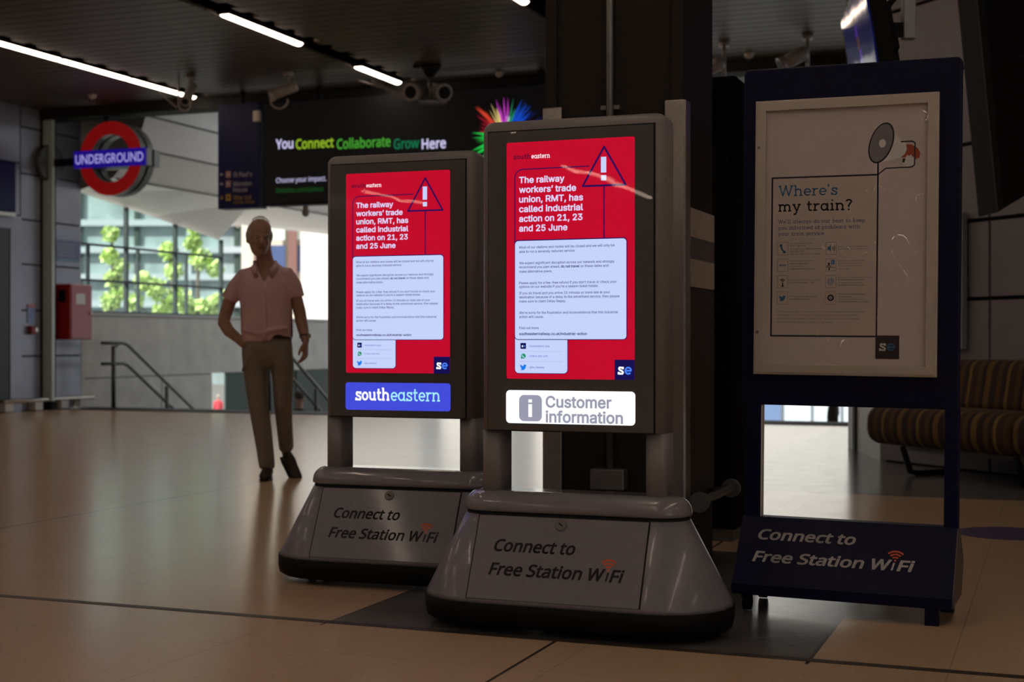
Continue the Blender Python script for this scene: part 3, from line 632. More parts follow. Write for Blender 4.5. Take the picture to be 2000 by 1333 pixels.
def poster():
    m = MB(); y = -.034; y1, y2, y3 = y-.0004, y-.0008, y-.0012
    m.prism([(-.31, .86), (.31, .86), (.31, 1.83), (-.31, 1.83)], y, y+.002, 0)
    box = [C(196, 424), C(648, 408), C(633, 1104), C(187, 1101)]
    m.flat(box, y1, 9)
    x0 = C(190, 700)[0]; zt = C(400, 416)[1]; zb = C(400, 1103)[1]; xr = C(641, 700)[0]
    m.line([(x0, zt), (xr, zt), (xr, zb), (x0, zb)], .0058, y2, 1, closed=True)
    a = C(648, 352); m.line([(xr, zt), (xr, a[1])], .0056, y2, 1)
    m.line([(xr, zt), (C(680, 380)[0], C(680, 380)[1])]+[C(790, 375), C(803, 365), C(806, 270), C(795, 263), C(745, 266)], .0042, y3, 1)
    # megaphone
    mc = C(661, 271); ell = lambda cx, cz, rx, rz, rot, n=32: [(cx+rx*math.cos(t)*math.cos(rot)-rz*math.sin(t)*math.sin(rot), cz+rx*math.cos(t)*math.sin(rot)+rz*math.sin(t)*math.cos(rot)) for t in [2*math.pi*i/n for i in range(n)]]
    G = lambda *q: [S(1300+x/2.857, yy/2.857) for x, yy in q]
    m.flat(G((1250, 725), (1300, 790), (1342, 815), (1332, 880), (1290, 890), (1200, 912), (1160, 900)), y1, 2)
    m.flat(G((1334, 872), (1376, 886), (1372, 925), (1335, 940), (1312, 920)), y2-.0002, 2); m.flat(G((1312, 890), (1326, 893), (1320, 915), (1308, 912)), y3, 4)
    m.flat(G((1330, 812), (1362, 815), (1394, 834), (1408, 860), (1402, 888), (1378, 897), (1356, 868), (1338, 886), (1300, 886), (1320, 870), (1334, 842)), y2, 3)
    m.flat(ell(mc[0], mc[1], .041, .075, -R(18)), y2, 4); m.flat(ell(mc[0]-.0005, mc[1], .036, .069, -R(18)), y3, 5); m.flat(ell(mc[0]+.004, mc[1]-.002, .012, .015, 0), y3-.0003, 2)
    def ln(s, f, x, yy, x1, cap, mi, bold=0, slab=False, t=1.7):
        p = C(x, yy); w = C(x1, yy)[0]-p[0]
        if slab: slabtext(m, s, p[0], p[1], cap, y3, mi, t, width=w)
        else: text(m, s, f, p[0], p[1], cap, y3, mi, width=w, bold=bold)
    ln("Where's", '', 220, 502, 474, .0275, 6, slab=True, t=1.7); ln('my train?', '', 218, 568, 535, .0280, 7, slab=True, t=2.1)
    for s, yy, x1 in (("We'll always do our best to keep", 619, 590), ('you informed of problems with', 645, 569), ('your train service', 671, 414)): ln(s, '', 217, yy, x1, .0098, 8, slab=True, t=1.6)
    def icon(x, yy):
        a, b = C(x, yy+54), C(x+45, yy); m.line(rrect(a[0], a[1], b[0], b[1], .0015), .0011, y2, 10, closed=True, rnd=False); return ((a[0]+b[0])/2, (a[1]+b[1])/2)
    ic = [icon(214, 699), icon(421, 698), icon(213, 771), icon(419, 769), icon(212, 841), icon(418, 841), icon(211, 911), icon(417, 911)]
    c = ic[0]; m.line([(c[0]-.005, c[1]+.012)]+arc(c[0]+.012, c[1]+.006, .017, .017, 165, 260, 8)+[(c[0]+.008, c[1]-.014)], .0055, y3, 6)
    m.flat(rrect(c[0]-.011, c[1]+.006, c[0]-.002, c[1]+.016, .002), y3, 6); m.flat(rrect(c[0]+.001, c[1]-.017, c[0]+.011, c[1]-.010, .002), y3, 6)
    c = ic[1]; m.flat([(c[0]-.013, c[1]-.006), (c[0]-.007, c[1]-.006), (c[0]-.001, c[1]-.014), (c[0]-.001, c[1]+.014), (c[0]-.007, c[1]+.006), (c[0]-.013, c[1]+.006)], y3, 6)
    for r in (.006, .010, .014): m.line(arc(c[0], c[1], r, r, -45, 45, 8), .0016, y3, 4, rnd=False)
    text(m, 'www', 'helv', ic[2][0]-.013, ic[2][1]-.003, .0085, y3, 6, width=.026, bold=.01)
    c = ic[3]; m.flat(rrect(c[0]+.001, c[1]+.001, c[0]+.013, c[1]+.018, .001), y3, 6); text(m, 'i', 'helv', c[0]+.0055, c[1]+.005, .009, y3-.0003, 2, bold=.02)
    m.flat(arc(c[0]-.007, c[1]+.004, .004, .004, 0, 360, 12), y3, 4); m.line([(c[0]-.013, c[1]-.007), (c[0]-.010, c[1]-.002), (c[0]-.004, c[1]-.002), (c[0]-.001, c[1]-.007)], .003, y3, 4); m.line([(c[0]-.016, c[1]-.009), (c[0]+.015, c[1]-.009)], .0014, y3, 4); m.line([(c[0]-.006, c[1]-.009), (c[0]-.006, c[1]-.019)], .004, y3, 4)
    c = ic[4]; wifi(m, c[0], c[1]-.003, .0078, y3, 4, w=.3); m.flat([(c[0]-.0017, c[1]-.004), (c[0]+.0017, c[1]-.004), (c[0]+.0025, c[1]-.017), (c[0]-.0025, c[1]-.017)], y3, 4); m.line([(c[0]-.006, c[1]-.017), (c[0]+.006, c[1]-.017)], .003, y3, 4)
    text(m, '@', 'helv', ic[5][0]-.0115, ic[5][1]-.007, .0195, y3, 6)
    bird(m, ic[6][0], ic[6][1]-.001, .025, y3, 6)
    c = ic[7]; m.flat(arc(c[0], c[1], .012, .012, 0, 360, 24), y3, 4); m.flat(arc(c[0], c[1], .0055, .0055, 0, 360, 16), y3-.0003, 2); m.flat(rrect(c[0]-.003, c[1]-.003, c[0]+.003, c[1]+.002, .0005), y3-.0006, 4)
    g, k = 11, 7
    for s, x, yy, x1, mi in (('National Rail Enquiries', 268, 707, 366, g), ('0345 7 48 49 50', 268, 717, 334, k), ('Southeastern Customer Services', 267, 730, 402, g), ('0345 322 7021', 267, 741, 326, k), ('calls cost no more than to 01 numbers', 266, 752, 396, g),
        ('National Rail Enquiries', 266, 782, 367, g), ('nationalrail.co.uk', 266, 793, 340, k), ('or our own website', 266, 804, 322, g), ('southeasternrailway.co.uk', 265, 816, 374, k),
        ('We\u2019ll keep local radio updated', 265, 864, 398, g), ('on FM / Smooth / LBC', 264, 875, 370, k), ('For Twitter users @Se_Railway', 264, 935, 384, k), ('and @NRE_Enquiries', 264, 946, 349, k),
        ('Listen for announcements on', 473, 720, 604, g), ('trains and at stations', 473, 731, 600, g), ('Speak to a member of staff', 473, 781, 585, g), ('or look at the screens for', 472, 792, 574, g), ('information on the next train', 472, 803, 575, g), ('or alternatives', 472, 815, 522, g),
        ('Sign up for free email alerts', 472, 853, 614, g), ('at nationalrail.co.uk/alerts', 472, 863, 588, k), ('or send an email to', 472, 875, 574, g), ('southeasternrailway.co.uk', 471, 886, 582, k), ('Download the Southeastern', 471, 925, 588, k), ('On Track app', 471, 936, 531, k), ('for live information', 471, 947, 583, g), ('southeasternrailway.co.uk/app', 471, 957, 602, k)): ln(s, 'helv', x, yy, x1, .0048, mi)
    for s, yy, x1 in (('We\u2019ll update all our information channels as quickly as possible', 1000, 584), ('but there will be times during busy service disruption when', 1015, 556), ('industry information systems will not always be able to keep', 1030, 566), ('pace with the rapidly changing situation.', 1045, 452)): ln(s, 'helv', 211, yy, x1, .0056, 11)
    a, b = C(629, 1202), C(733, 1102); m.flat([(a[0], a[1]), (b[0], a[1]), (b[0], b[1]), (a[0], b[1])], y3, 7)
    p = C(645, 1168); slabtext(m, 's', p[0], p[1], .0275, y3-.0004, 2, 2.5, width=C(676, 1168)[0]-p[0]); p = C(677, 1168); slabtext(m, 'e', p[0], p[1], .0275, y3-.0004, 6, 2.2, width=C(716, 1168)[0]-p[0])
    return m
pp = lambda n, c: mat('print '+n, c, .6, var=.02)
PM_ = [pp('paper', (.66, .57, .545)), pp('navy', (.012, .012, .035)), pp('white', (.76, .73, .70)), pp('red', (.42, .08, .03)), pp('black', (.02, .022, .025)), pp('mouth grey', (.22, .21, .22)), pp('blue', (.04, .20, .42)), pp('ink', (.02, .012, .012)), pp('mid blue', (.08, .15, .34)), pp('cream', (.62, .525, .46)), pp('icon line', (.2, .12, .08)), pp('grey text', (.24, .19, .16))]
t = thing('poster_stand', 'tall navy free-standing poster board with a megaphone poster', 'poster stand', (1.1938, 5.138, 0), (0, R(.55), -R(22.5)))
m = MB(); m.prism(rrect(-.374, .733, .398, 1.968, .02, corners=(0, 0, 1, 1)), -.02, .02); m.build('board', M_NAVY, t, bevel=.006)
for a, b in ((-.355, -.298), (.350, .400)): m = MB(); m.box(((a+b)/2, 0, .52), (b-a, .04, .44)); m.build('leg', M_NAVY, t, bevel=.004)
m = MB(); m.box((-.2965, 0, .5265), (.003, .039, .41)); m.build('lit_edge', mat('edge lit white', (.85, .80, .76), .25), t)  # leg's inner face painted pale for the daylight glancing off it
m = MB()
def fr(x0, z0, x1, z1, y0, y1):
    m.prism([(x0, z0), (x1, z0), (x1-.03, z0+.03), (x0+.03, z0+.03)], y0, y1); m.prism([(x0, z1), (x1, z1), (x1-.03, z1-.03), (x0+.03, z1-.03)], y0, y1)
    m.prism([(x0, z0), (x0+.03, z0+.03), (x0+.03, z1-.03), (x0, z1)], y0, y1); m.prism([(x1, z0), (x1-.03, z0+.03), (x1-.03, z1-.03), (x1, z1)], y0, y1)
fr(-PW, PZ0, PW, PZ1, -.046, -.02); pf = m.build('poster_frame', M_ALU, t, bevel=.003)
m = MB(); fr(-PW+.008, PZ0+.008, PW-.008, PZ1-.008, -.049, -.046)
m.build('frame_bead', M_ALU, pf, bevel=.001)
for z in (1.675, 1.00): m = MB(); m.tube([(-PW+.014, -.0515, z), (-PW+.014, -.046, z)], .006, 12); m.build('screw', M_DSTEEL, pf)
poster().build('poster', PM_, t, norm=False)
m = MB(); nx, nz = 120, 180; bk = [(C(770, 900), .075, .0150), (C(690, 760), .045, .0070), (C(455, 1180), .055, .0105), (C(625, 500), .022, .0036), (C(475, 755), .030, .0052), (C(805, 550), .028, .0042), (C(660, 1070), .036, .0065), (C(825, 165), .018, .0012), (C(840, 690), .022, .0036)]
def buckle(x, z):                                 # the thin clear sheet is slightly buckled
    d = .0005*math.sin(9*x+5*z)+.0004*math.sin(21*z-6*x+1)+.0002*math.sin(38*x+11*z)
    for (bx, bz), s, a in bk: d += a*math.exp(-((x-bx)**2+(z-bz)**2)/(2*s*s))
    return d
g = [(-.295+.59*i/nx, -.0405-buckle(-.295+.59*i/nx, .874+.942*j/nz), .874+.942*j/nz) for j in range(nz+1) for i in range(nx+1)]
m.add(g, [(j*(nx+1)+i, j*(nx+1)+i+1, (j+1)*(nx+1)+i+1, (j+1)*(nx+1)+i) for j in range(nz) for i in range(nx)], 0, True)
m.build('cover_sheet', M_ACR, t, norm=False)
m = MB(); prof = [(-.028, .322), (.03, .322), (.19, .19), (.19, .15), (.12, .062), (-.2, .062), (-.2, .10)]
m.loft([[Vector((x, a, b)) for a, b in prof] for x in (-.362, .398)], 0, False); bs = m.build('base', M_NAVY, t, bevel=.005)
m = MB(); m.loft([[Vector((x, a*.96, .19+(b-.19)*.96)) for a, b in prof] for x in (.3975, .401)], 0, False); m.build('lit_end', mat('end lit grey', (.12, .105, .10), .5), bs)  # base end coloured lighter grey, standing in for light on the navy
up = Vector((0, .172, .222)).normalized(); nr = Vector((0, -up.z, up.y)); BM = Matrix.Identity(4); BM.col[1][:3] = -nr; BM.col[2][:3] = up; BM.col[3][:3] = Vector((0, -.028, .322))
m = MB()
text(m, 'Connect to', 'noto', -.290, -.094, .040, -.0015, 0, width=.345, shear=.2, bold=.022, M=BM); m.build('lettering', M_WHT, bs, norm=False)['label'] = 'upper line of pale slanted lettering'; m = MB()
text(m, 'Free Station W', 'noto', -.297, -.186, .040, -.0015, 0, width=.483, shear=.2, bold=.022, M=BM)
stemi(m, .187, -.186, .030, -.0015, BM)
text(m, 'Fi', 'noto', .209, -.186, .040, -.0015, 0, width=.055, shear=.2, bold=.022, M=BM)
m.build('lettering', M_WHT, bs, norm=False)['label'] = 'lower line of pale slanted lettering'
m = MB(); wifi(m, .199, -.147, .0235, -.0015, 0, BM, w=.29); m.build('signal_mark', M_ORG, bs, norm=False)['label'] = 'orange signal mark'
for x, y in ((.33, -.165), (.354, .11)): m = MB(); m.box((x, y, .034), (.046, .05, .072)); m.build('foot', M_NAVY, t, bevel=.003)
for x, y in ((-.315, -.15), (-.315, .11)):
    m = MB(); m.box((x, y, .055), (.03, .05, .02)); m.tube([(x-.014, y+.01, .026), (x+.014, y+.01, .026)], .028, 16); m.build('castor', M_BLK, t)
# ------------------------------------------------------------------ signs, screens, cameras, furniture
F = 50/36*2000
def onv(px, py, v):                       # a measured direction met with the cross-hall plane v
    d = (px-1000)/F; Z = v/(d*SA+CA); return (Z*(d*CA-SA), .97+(666.5-py)/F*Z)
def at(px, py, Z): return Vector(((px-1000)/F*Z, Z, .97+(666.5-py)/F*Z))
def onceil(px, py): return at(px, py, (ZC-.97)*F/(666.5-py))
def onfloor(px, py): return at(px, py, .97*F/(py-666.5))
# underground roundel
t = thing('roundel_sign', 'red ring sign with blue bar reading UNDERGROUND, mounted off the left wall', 'sign', UV(-12.1, 16.2, 3.47), (0, 0, -AL))
def ring(m, ro, ri, y0, y1, mi, n=48):
    for k in range(n):
        a, b = 2*math.pi*k/n, 2*math.pi*(k+1)/n; q = lambda r, t, y: Vector((r*math.cos(t), y, r*math.sin(t)))
        m.add([q(ri, a, y0), q(ro, a, y0), q(ro, b, y0), q(ri, b, y0), q(ri, a, y1), q(ro, a, y1), q(ro, b, y1), q(ri, b, y1)], [(0, 1, 2, 3), (4, 7, 6, 5), (1, 5, 6, 2), (0, 3, 7, 4)], mi)
M_RIM = mat('rim grey', (.20, .21, .20), .4, metal=.4)
m = MB(); ring(m, .505, .335, 0, .12, 0); ring(m, .49, .35, .12, .18, 1); ring(m, .505, .335, .18, .30, 0); m.build('ring_case', [M_RIM, M_BLK], t)
m = MB(); ring(m, .508, .332, -.012, 0, 0); m.build('ring_face', lit('roundel red', (104, 3, 5), 1), t)
m = MB(); m.box((0, .06, 0), (1.17, .12, .235)); m.box((0, .15, 0), (1.12, .06, .2), 1); m.box((0, .24, 0), (1.17, .12, .235)); m.build('bar_case', [M_RIM, M_BLK], t, bevel=.004)
m = MB(); m.box((0, -.02, 0), (1.17, .03, .235)); m.build('bar_face', lit('roundel blue', (22, 6, 118), 1), t)
m = MB(); text(m, 'UNDERGROUND', 'gill', -.556, -.062, .124, -.0365, 0, width=1.11, bold=.012); m.build('lettering', lit('roundel letters', (158, 148, 214), 1), t, norm=False)
m = MB(); m.box((-.87, .15, 0), (.6, .07, .1)); m.build('arm', M_BLK, t); m = MB(); m.tube([(-1.19, .15, 0), (-1.1, .15, 0)], .26, 28, side=(0, 1, 0)); m.build('wall_flange', mat('flange grey', (.07, .075, .08), .4), t)
m = MB(); m.tube([(-.18, .15, .5), (-.18, .15, .62)], .03, 10); m.build('top_stud', M_BLK, t)
# red hose cabinet and small things on the left wall
t = thing('fire_cabinet', 'red metal fire equipment cabinet with white notice on the left wall', 'cabinet', UV(UL, 16.76, .99), (0, 0, -AL))
M_RED = mat('red enamel', (.34, .012, .016), .3, coat=.4); M_DRED = mat('red side', (.20, .006, .008), .4)
m = MB(); m.box((.14, 0, .395), (.27, .48, .79)); m.build('body', M_RED, t, bevel=.012)
m = MB(); m.box((.281, .0, .395), (.012, .45, .755)); dd = m.build('door', M_RED, t, bevel=.004)
m = MB(); m.box((.2885, -.03, .58), (.003, .2, .15)); m.build('notice', mat('notice white', (.7, .68, .66), .5), dd)
m = MB(); m.tube([(.285, .19, .38), (.31, .19, .38)], .018, 12); m.build('handle', M_STEEL, dd)
m = MB(); m.box((.14, -.247, .62), (.12, .016, .17)); m.build('vent', M_BLK, t, bevel=.004)
t = thing('call_point', 'small dark red break-glass box under a little coloured notice on the wall', 'call point', UV(UL, 16.02, 1.05), (0, 0, -AL))
m = MB(); m.box((.035, 0, .07), (.07, .12, .12)); m.build('box', mat('call red', (.22, .01, .012), .4), t, bevel=.008); m = MB(); m.tube([(.07, .03, .075), (.082, .03, .075)], .03, 14); m.build('button', M_STEEL, t)
t = thing('wall_sign', 'little blue and red instruction sign above the dark red break-glass box', 'sign', UV(UL, 16.02, 1.24), (0, 0, -AL))
m = MB(); m.box((.006, 0, .11), (.012, .15, .26)); m.build('plate', mat('sign pale blue', (.22, .28, .50), .4), t); m = MB(); m.box((.013, 0, .215), (.004, .15, .05)); m.build('header', M_RED, t)
t = thing('wall_notice', 'blue-grey printed notice on the wall panel above the red cabinet', 'notice', UV(UL, 16.77, 2.12), (0, 0, -AL))
m = MB(); m.box((.008, 0, .15), (.016, .60, .30)); m.build('plate', mat('notice blue', (.13, .15, .26), .4), t, bevel=.003); m = MB(); m.box((.018, .05, .012), (.004, .5, .02)); m.build('footer_stripe', mat('notice teal', (.14, .30, .42), .4), t)
for k in range(5): m = MB(); m.box((.0175, -.02, .24-.04*k), (.003, .4-.05*(k % 2), .012)); m.build('text_line', mat('notice text', (.3, .32, .42), .5), t)
t = thing('door_sign', 'deep blue illuminated sign panel above the door at the left edge', 'sign', UV(UL, 14.98, 2.72), (0, 0, -AL))
m = MB(); m.box((.06, 0, .33), (.12, 1.2, .66)); m.build('case', mat('sign blue', (.008, .010, .08), .5, spec=.2), t, bevel=.008); m = MB(); m.box((.062, 0, -.04), (.1, 1.22, .05)); m.build('trim', M_STEEL, t)
t = thing('bumper_rail', 'low steel bumper rail along the foot of the left wall', 'rail', UV(UL+.11, 16.3, 0), (0, 0, -AL))
m = MB(); m.tube([(0, -.95, .15), (0, .95, .15)], .028, 12); m.build('tube', M_STEEL, t)
for k, y in enumerate((-.85, -.25, .3, .72)): m = MB(); m.box((-.045, y, .07), (.12, .16, .12)); m.build('bracket', mat('bracket pale', (.5, .47, .44), .4), t, bevel=.01)
# hanging advertising screen with direction panel
VS = 15.85; u0, zb = onv(512, 405, VS); zb = 2.70; ztp = 4.03; u1 = -5.0; ul = onv(425, 300, VS)[0]
t = thing('advertising_screen', 'wide black hanging screen advertising in white and green words', 'screen', UV((u0+u1)/2, VS, zb), (0, 0, -AL))
hw = (u1-u0)/2
m = MB(); m.box((0, .12, (ztp-zb)/2), (2*hw, .22, ztp-zb)); m.build('housing', mat('screen black', (.006, .006, .007), .6, spec=.15), t, bevel=.008)
for x in (-1.5, 1.5): m = MB(); m.tube([(x, .12, ztp-zb), (x, .12, ZC-zb+.05)], .04, 12); m.build('hanger', M_BLK, t)
L_W = lit('ad white', (205, 200, 240), 1); L_YG = lit('ad lime', (150, 190, 40), .9); L_G1 = lit('ad green', (70, 165, 50), .85); L_G2 = lit('ad teal', (14, 120, 80), .8); L_DG = lit('ad dark green', (20, 92, 34), .8); L_K = lit('ad black', (4, 4, 5), 1)
m = MB(); m.box((0, .008, (ztp-zb)/2), (2*hw-.04, .004, ztp-zb-.04)); 
def adp(px, py): u, z = onv(px, py, VS); return u-(u0+u1)/2, z-zb
def adt(s, x0, y0, x1, cap, mi, bold=.02):
    a, b = adp(x0, y0); c, d = adp(x1, y0); text(m, s, 'noto', a, b, cap, .004, mi, width=c-a, bold=bold)
for s, a, b, mi in (('You', 539, 572, 1), ('Connect', 578, 651, 2), ('Collaborate', 658, 762, 3), ('Grow', 769, 818, 4), ('Here', 824, 870, 1)): adt(s, a, 291, b, .118, mi, .016)
adt('Choose your impact.', 539, 357.5, 637, .062, 1, 0); adt('Deloitte.com/joinus', 539, 377, 631, .06, 5, 0)
m.build('display', [L_K, L_W, L_YG, L_G1, L_G2, L_DG], t, norm=False)
m = MB(); cx, cz = adp(988, 268); rnd = random.Random(3)
cols = [lit('splash %d' % i, c, 1) for i, c in enumerate(((30, 190, 70), (150, 20, 40), (200, 60, 40), (225, 200, 120), (190, 60, 190), (30, 130, 90), (15, 70, 190), (10, 30, 130), (10, 110, 60), (220, 230, 240)))]
for k in range(260):
    a = rnd.uniform(20, 300); a0 = a
    i = 7 if a < 40 else 6 if a < 66 else 5 if a < 84 else 4 if a < 108 else 3 if a < 124 else 2 if a < 140 else 1 if a < 166 else 0 if a < 215 else 8
    r0 = rnd.uniform(.02, .2); r1 = rnd.uniform(.2, .5)**1.0*rnd.choice((1, 1, .8, 1.12)); wd = rnd.uniform(.8, 3.2)*(1.8 if 166 < a < 215 else 1)
    q = lambda r, g: (cx+r*math.cos(R(g)), cz+r*math.sin(R(g)))
    m.flat([q(r0, a-wd), q((r0+r1)/2, a-wd*.8), q(r1, a+rnd.uniform(-2, 2)), q((r0+r1)/2, a+wd*.8), q(r0, a+wd)], .0035-k*.00001, 9 if rnd.random() < .07 and r1 < .4 else i)
m.build('splash', cols, t, norm=False)['label'] = 'burst of coloured powder on black'
t = thing('direction_sign', 'navy hanging direction panel with arrows beside the advertising screen', 'sign', UV((ul+u0)/2-.02, VS, zb-.02), (0, 0, -AL))
w = u0-ul-.05; hgt = ztp-zb+.02
m = MB(); m.box((0, .1, hgt/2), (w, .2, hgt)); m.build('panel', mat('direction navy', (.012, .014, .075), .45, spec=.2), t, bevel=.004)
m = MB(); m.tube([(0, .1, hgt), (0, .1, ZC-zb+.05)], .03, 10); m.build('hanger', M_BLK, t)
m = MB(); m.box((w/2-.02, -.02, hgt-.18), (.09, .05, .14)); m.build('latch', M_ALU, t, bevel=.004)
ox = (ul+u0)/2-.02
def dp(px, py): u, z = onv(px, py, VS); return u-ox, z-zb+.02
m = MB()
for (py, s, mi) in ((346, "St Paul's", 0), (364, 'Mansion', 0), (375.5, 'House', 0), (391, 'Way out', 2), (398.5, 'Cannon Street', 2)):
    a, b = dp(456, py); small = s == 'Cannon Street'; text(m, s, 'helv', a, b, .035 if small else .058, -.0015, mi, width=dp({"St Paul's": 492, 'Mansion': 492, 'House': 483, 'Way out': 491, 'Cannon Street': 497}[s], py)[0]-a, bold=.012)
for py, mi in ((341, 1), (359.5, 1), (386, 3)):
    a, b = dp(446, py); m.flat(rrect(a-.037, b-.042, a+.037, b+.042, .006), -.0015, mi); m.flat(rrect(a-.02, b-.012, a+.02, b+.012, .003), -.003, 0 if mi == 1 else 4)
    a, b = dp(433, py)
    if mi == 1: m.flat([(a-.03, b), (a-.005, b+.025), (a-.005, b+.008), (a+.025, b+.008), (a+.025, b-.008), (a-.005, b-.008), (a-.005, b-.025)], -.0015, 0)
    else: m.flat([(a, b-.03), (a+.025, b-.003), (a+.008, b-.003), (a+.008, b+.025), (a-.008, b+.025), (a-.008, b-.003), (a-.025, b-.003)], -.0015, 2)
m.build('lettering', [mat('dir white', (.42, .40, .42), .5), mat('dir pale red', (.42, .22, .20), .5), mat('dir amber', (.42, .24, .02), .5), mat('dir yellow', (.46, .30, .03), .5), M_INK], t, norm=False)
# ceiling cameras, detectors
M_CAM = mat('camera grey', (.30, .26, .24), .4)
def cctv(name, label, mount, lens, back, r, loop=None, group='ceiling cameras', arm=True):
    t = thing(name, label, 'camera', mount, group=group); O = -Vector(mount)
    a, b = Vector(lens)+O, Vector(back)+O; d = (b-a).normalized()
    m = MB(); m.tube([a+d*.03, b-d*.03, b], [r, r, r*.8], 16); m.build('body', M_CAM, t)
    m = MB(); m.tube([a-d*.02, a+d*.04], [r*1.12, r*1.08], 16); m.build('hood', M_CAM, t); m = MB(); m.tube([a-d*.024, a-d*.015], r*.8, 14); m.build('lens', M_BLK, t)
    c = (a+b)/2; m = MB(); m.tube([(0, 0, .0), (0, 0, -.05)], .06, 14); m.build('mount', M_CAM, t)
    if arm: m = MB(); m.tube([(0, 0, -.04), Vector((0, 0, c.z*.6)), c], .022, 10); m.build('bracket', M_CAM, t)
    if loop: m = MB(); m.tube([Vector(p)+O for p in loop], .012, 8); m.build('cable', M_CAM, t)
    return t
Z = 17.3; mt = onceil(563, 140); Z = mt.y
lp = [at(545+17*math.cos(R(q)), 196+16*math.sin(R(q)), Z) for q in range(190, -30, -20)]
cctv('security_camera', 'bullet camera with a hooked cable hanging before the black screen', mt, at(529, 187, Z), at(580, 167, Z), .066, lp)
mt = onceil(372, 150); Z = mt.y
lp = [at(349, 150, Z), at(349, 195, Z)]+[at(361+12*math.cos(R(q)), 203+14*math.sin(R(q)), Z) for q in range(180, -20, -20)]+[at(376, 180, Z)]
c1 = cctv('security_camera', 'bullet camera with looped cable in front of the lit strip light', mt, at(362, 197, Z-.2), at(378, 167, Z+.1), .055, lp)
m = MB(); m.tube([at(312, 178, Z)-mt, at(322, 190, Z)-mt, at(345, 210, Z)-mt], .012, 8); m.build('loose_cable', M_CAM, c1)
mt = onceil(840, 128); Z = mt.y; O = -mt
t = thing('twin_camera', 'pair of ceiling cameras on one black bracket above the screen', 'camera', mt)
m = MB(); m.lathe([(.13, .0), (.13, -.02), (.05, -.13), (.03, -.14)], 20); m.tube([(-.2, 0, -.012), (.1, 0, -.012)], .02, 8); m.build('ceiling_cone', M_BLK, t)
m = MB(); m.tube([(0, 0, -.13), (0, 0, -.42)], .022, 12); m.build('post', M_DSTEEL, t)
m = MB(); m.box((.03, 0, -.43), (.32, .14, .03)); m.build('tray', M_DSTEEL, t, bevel=.004)
for (a, b) in ((at(802, 180, Z-.15), at(832, 180, Z+.15)), (at(868, 181, Z-.15), at(845, 176, Z+.15))):
    a, b = a+O, b+O; d = (b-a).normalized(); m = MB(); m.tube([a, a+d*.06, b], [.105, .092, .085], 16); bd = m.build('camera_body', M_CAM, t); m = MB(); m.tube([a-d*.006, a+d*.01], .075, 14); m.build('lens', M_BLK, bd)
m = MB(); m.tube([at(700, 158, Z)+O, at(750, 172, Z)+O, at(800, 197, Z)+O], .010, 8); m.tube([at(725, 158, Z)+O, at(800, 190, Z)+O], .008, 8)
for k in range(4): m.tube([at(735+16*k, 166+5*k, Z)+O, at(740+16*k, 172+6.5*k, Z)+O], .007, 6)
m.build('cable_arm', M_CAM, t)
Zs = (ZC-.97)*F/(666.5-68); mt = onceil(1577, 68)
t = cctv('security_camera', 'bullet camera on a pole above the left part of the poster board', mt, at(1526, 126, mt.y), at(1576, 101, mt.y), .075, arm=False)
m = MB(); m.tube([(0, 0, 0), (0, 0, at(1577, 128, mt.y).z-mt.z)], .022, 10); m.build('pole', M_CAM, t)
mt = onceil(1414, 82)
t = cctv('security_camera', 'bullet camera on a pole beside the right edge of the column', mt, at(1370, 140, mt.y), at(1412, 122, mt.y), .075, arm=False)
m = MB(); m.tube([(0, 0, 0), (0, 0, at(1414, 158, mt.y).z-mt.z)], .022, 10); m.build('pole', M_CAM, t)
for px, py, lab in ((180, 185, 'small ceiling detector above the roundel sign'), (975, 140, 'small ceiling detector left of the dark column'), (1463, 103, 'small ceiling detector between the two right hand cameras')):
    t = thing('smoke_detector', lab, 'detector', onceil(px, py), group='ceiling detectors'); m = MB(); m.lathe([(.055, .0), (.055, -.02), (.04, -.05), (.015, -.065)], 18); m.build('body', mat('detector', (.4, .34, .28), .5), t); m = MB(); m.lathe([(.065, .0), (.065, -.012)], 18); m.build('base', M_CAM, t)
u, z = onv(597, 417, VS+.1); t = thing('dome_camera', 'small dome camera hanging from the lower edge of the wide screen', 'camera', UV(u, VS+.1, 2.69))
m = MB(); m.tube([(0, 0, 0), (0, 0, -.06)], [.03, .045], 14); m.build('stem', M_CAM, t); m = MB(); m.ball((0, 0, -.085), (.05, .05, .055)); m.build('dome', M_DSTEEL, t)
# blue television at upper right
Av = at(1643, 45, 8.0); wd = Vector((-.145, -.989, 0)); tl = R(9)
nrm = Vector((-.989, .145, 0)); upv = (Vector((0, 0, 1))*math.cos(tl)+nrm*math.sin(tl)).normalized(); nn = wd.cross(upv).normalized()
if nn.dot(nrm) < 0: nn = -nn
TM = Matrix.Identity(4); TM.col[0][:3] = wd; TM.col[1][:3] = -nn; TM.col[2][:3] = upv; TM.col[3][:3] = Av
t = thing('television', 'blue lit television hanging high beside the pale wall', 'television', Av)
t.matrix_world = TM
m = MB(); m.box((.585, .05, -.34), (1.2, .08, .71)); m.build('case', M_BLK, t, bevel=.01)
m = MB(); m.box((.585, .006, -.34), (1.16, .006, .67)); rnd = random.Random(5)
for k in range(7): x = .5+rnd.uniform(-.12, .12); z = -.1-.07*k; m.flat([(x-.05, z-.03), (x+.05, z-.04), (x+.06, z+.03), (x-.04, z+.04)], .0025, 1+k % 2)
m.build('display', [lit('tv blue', (8, 22, 96), .35), lit('tv brown', (80, 45, 40), .7), lit('tv violet', (70, 30, 150), .7)], t, norm=False)
m = MB(); m.box((.585, -.001, -.34), (1.18, .003, .69)); m.build('glass_cover', pane('tv glass', rough=.05, bump=.0009, bscale=3, ior=1.07), t)
m = MB(); m.box((.5, .13, -.3), (.5, .1, .06)); m.box((.5, .13, -.45), (.5, .1, .06)); m.box((.6, .16, -.37), (.1, .05, .6)); m.build('back_bracket', M_BLK, t)
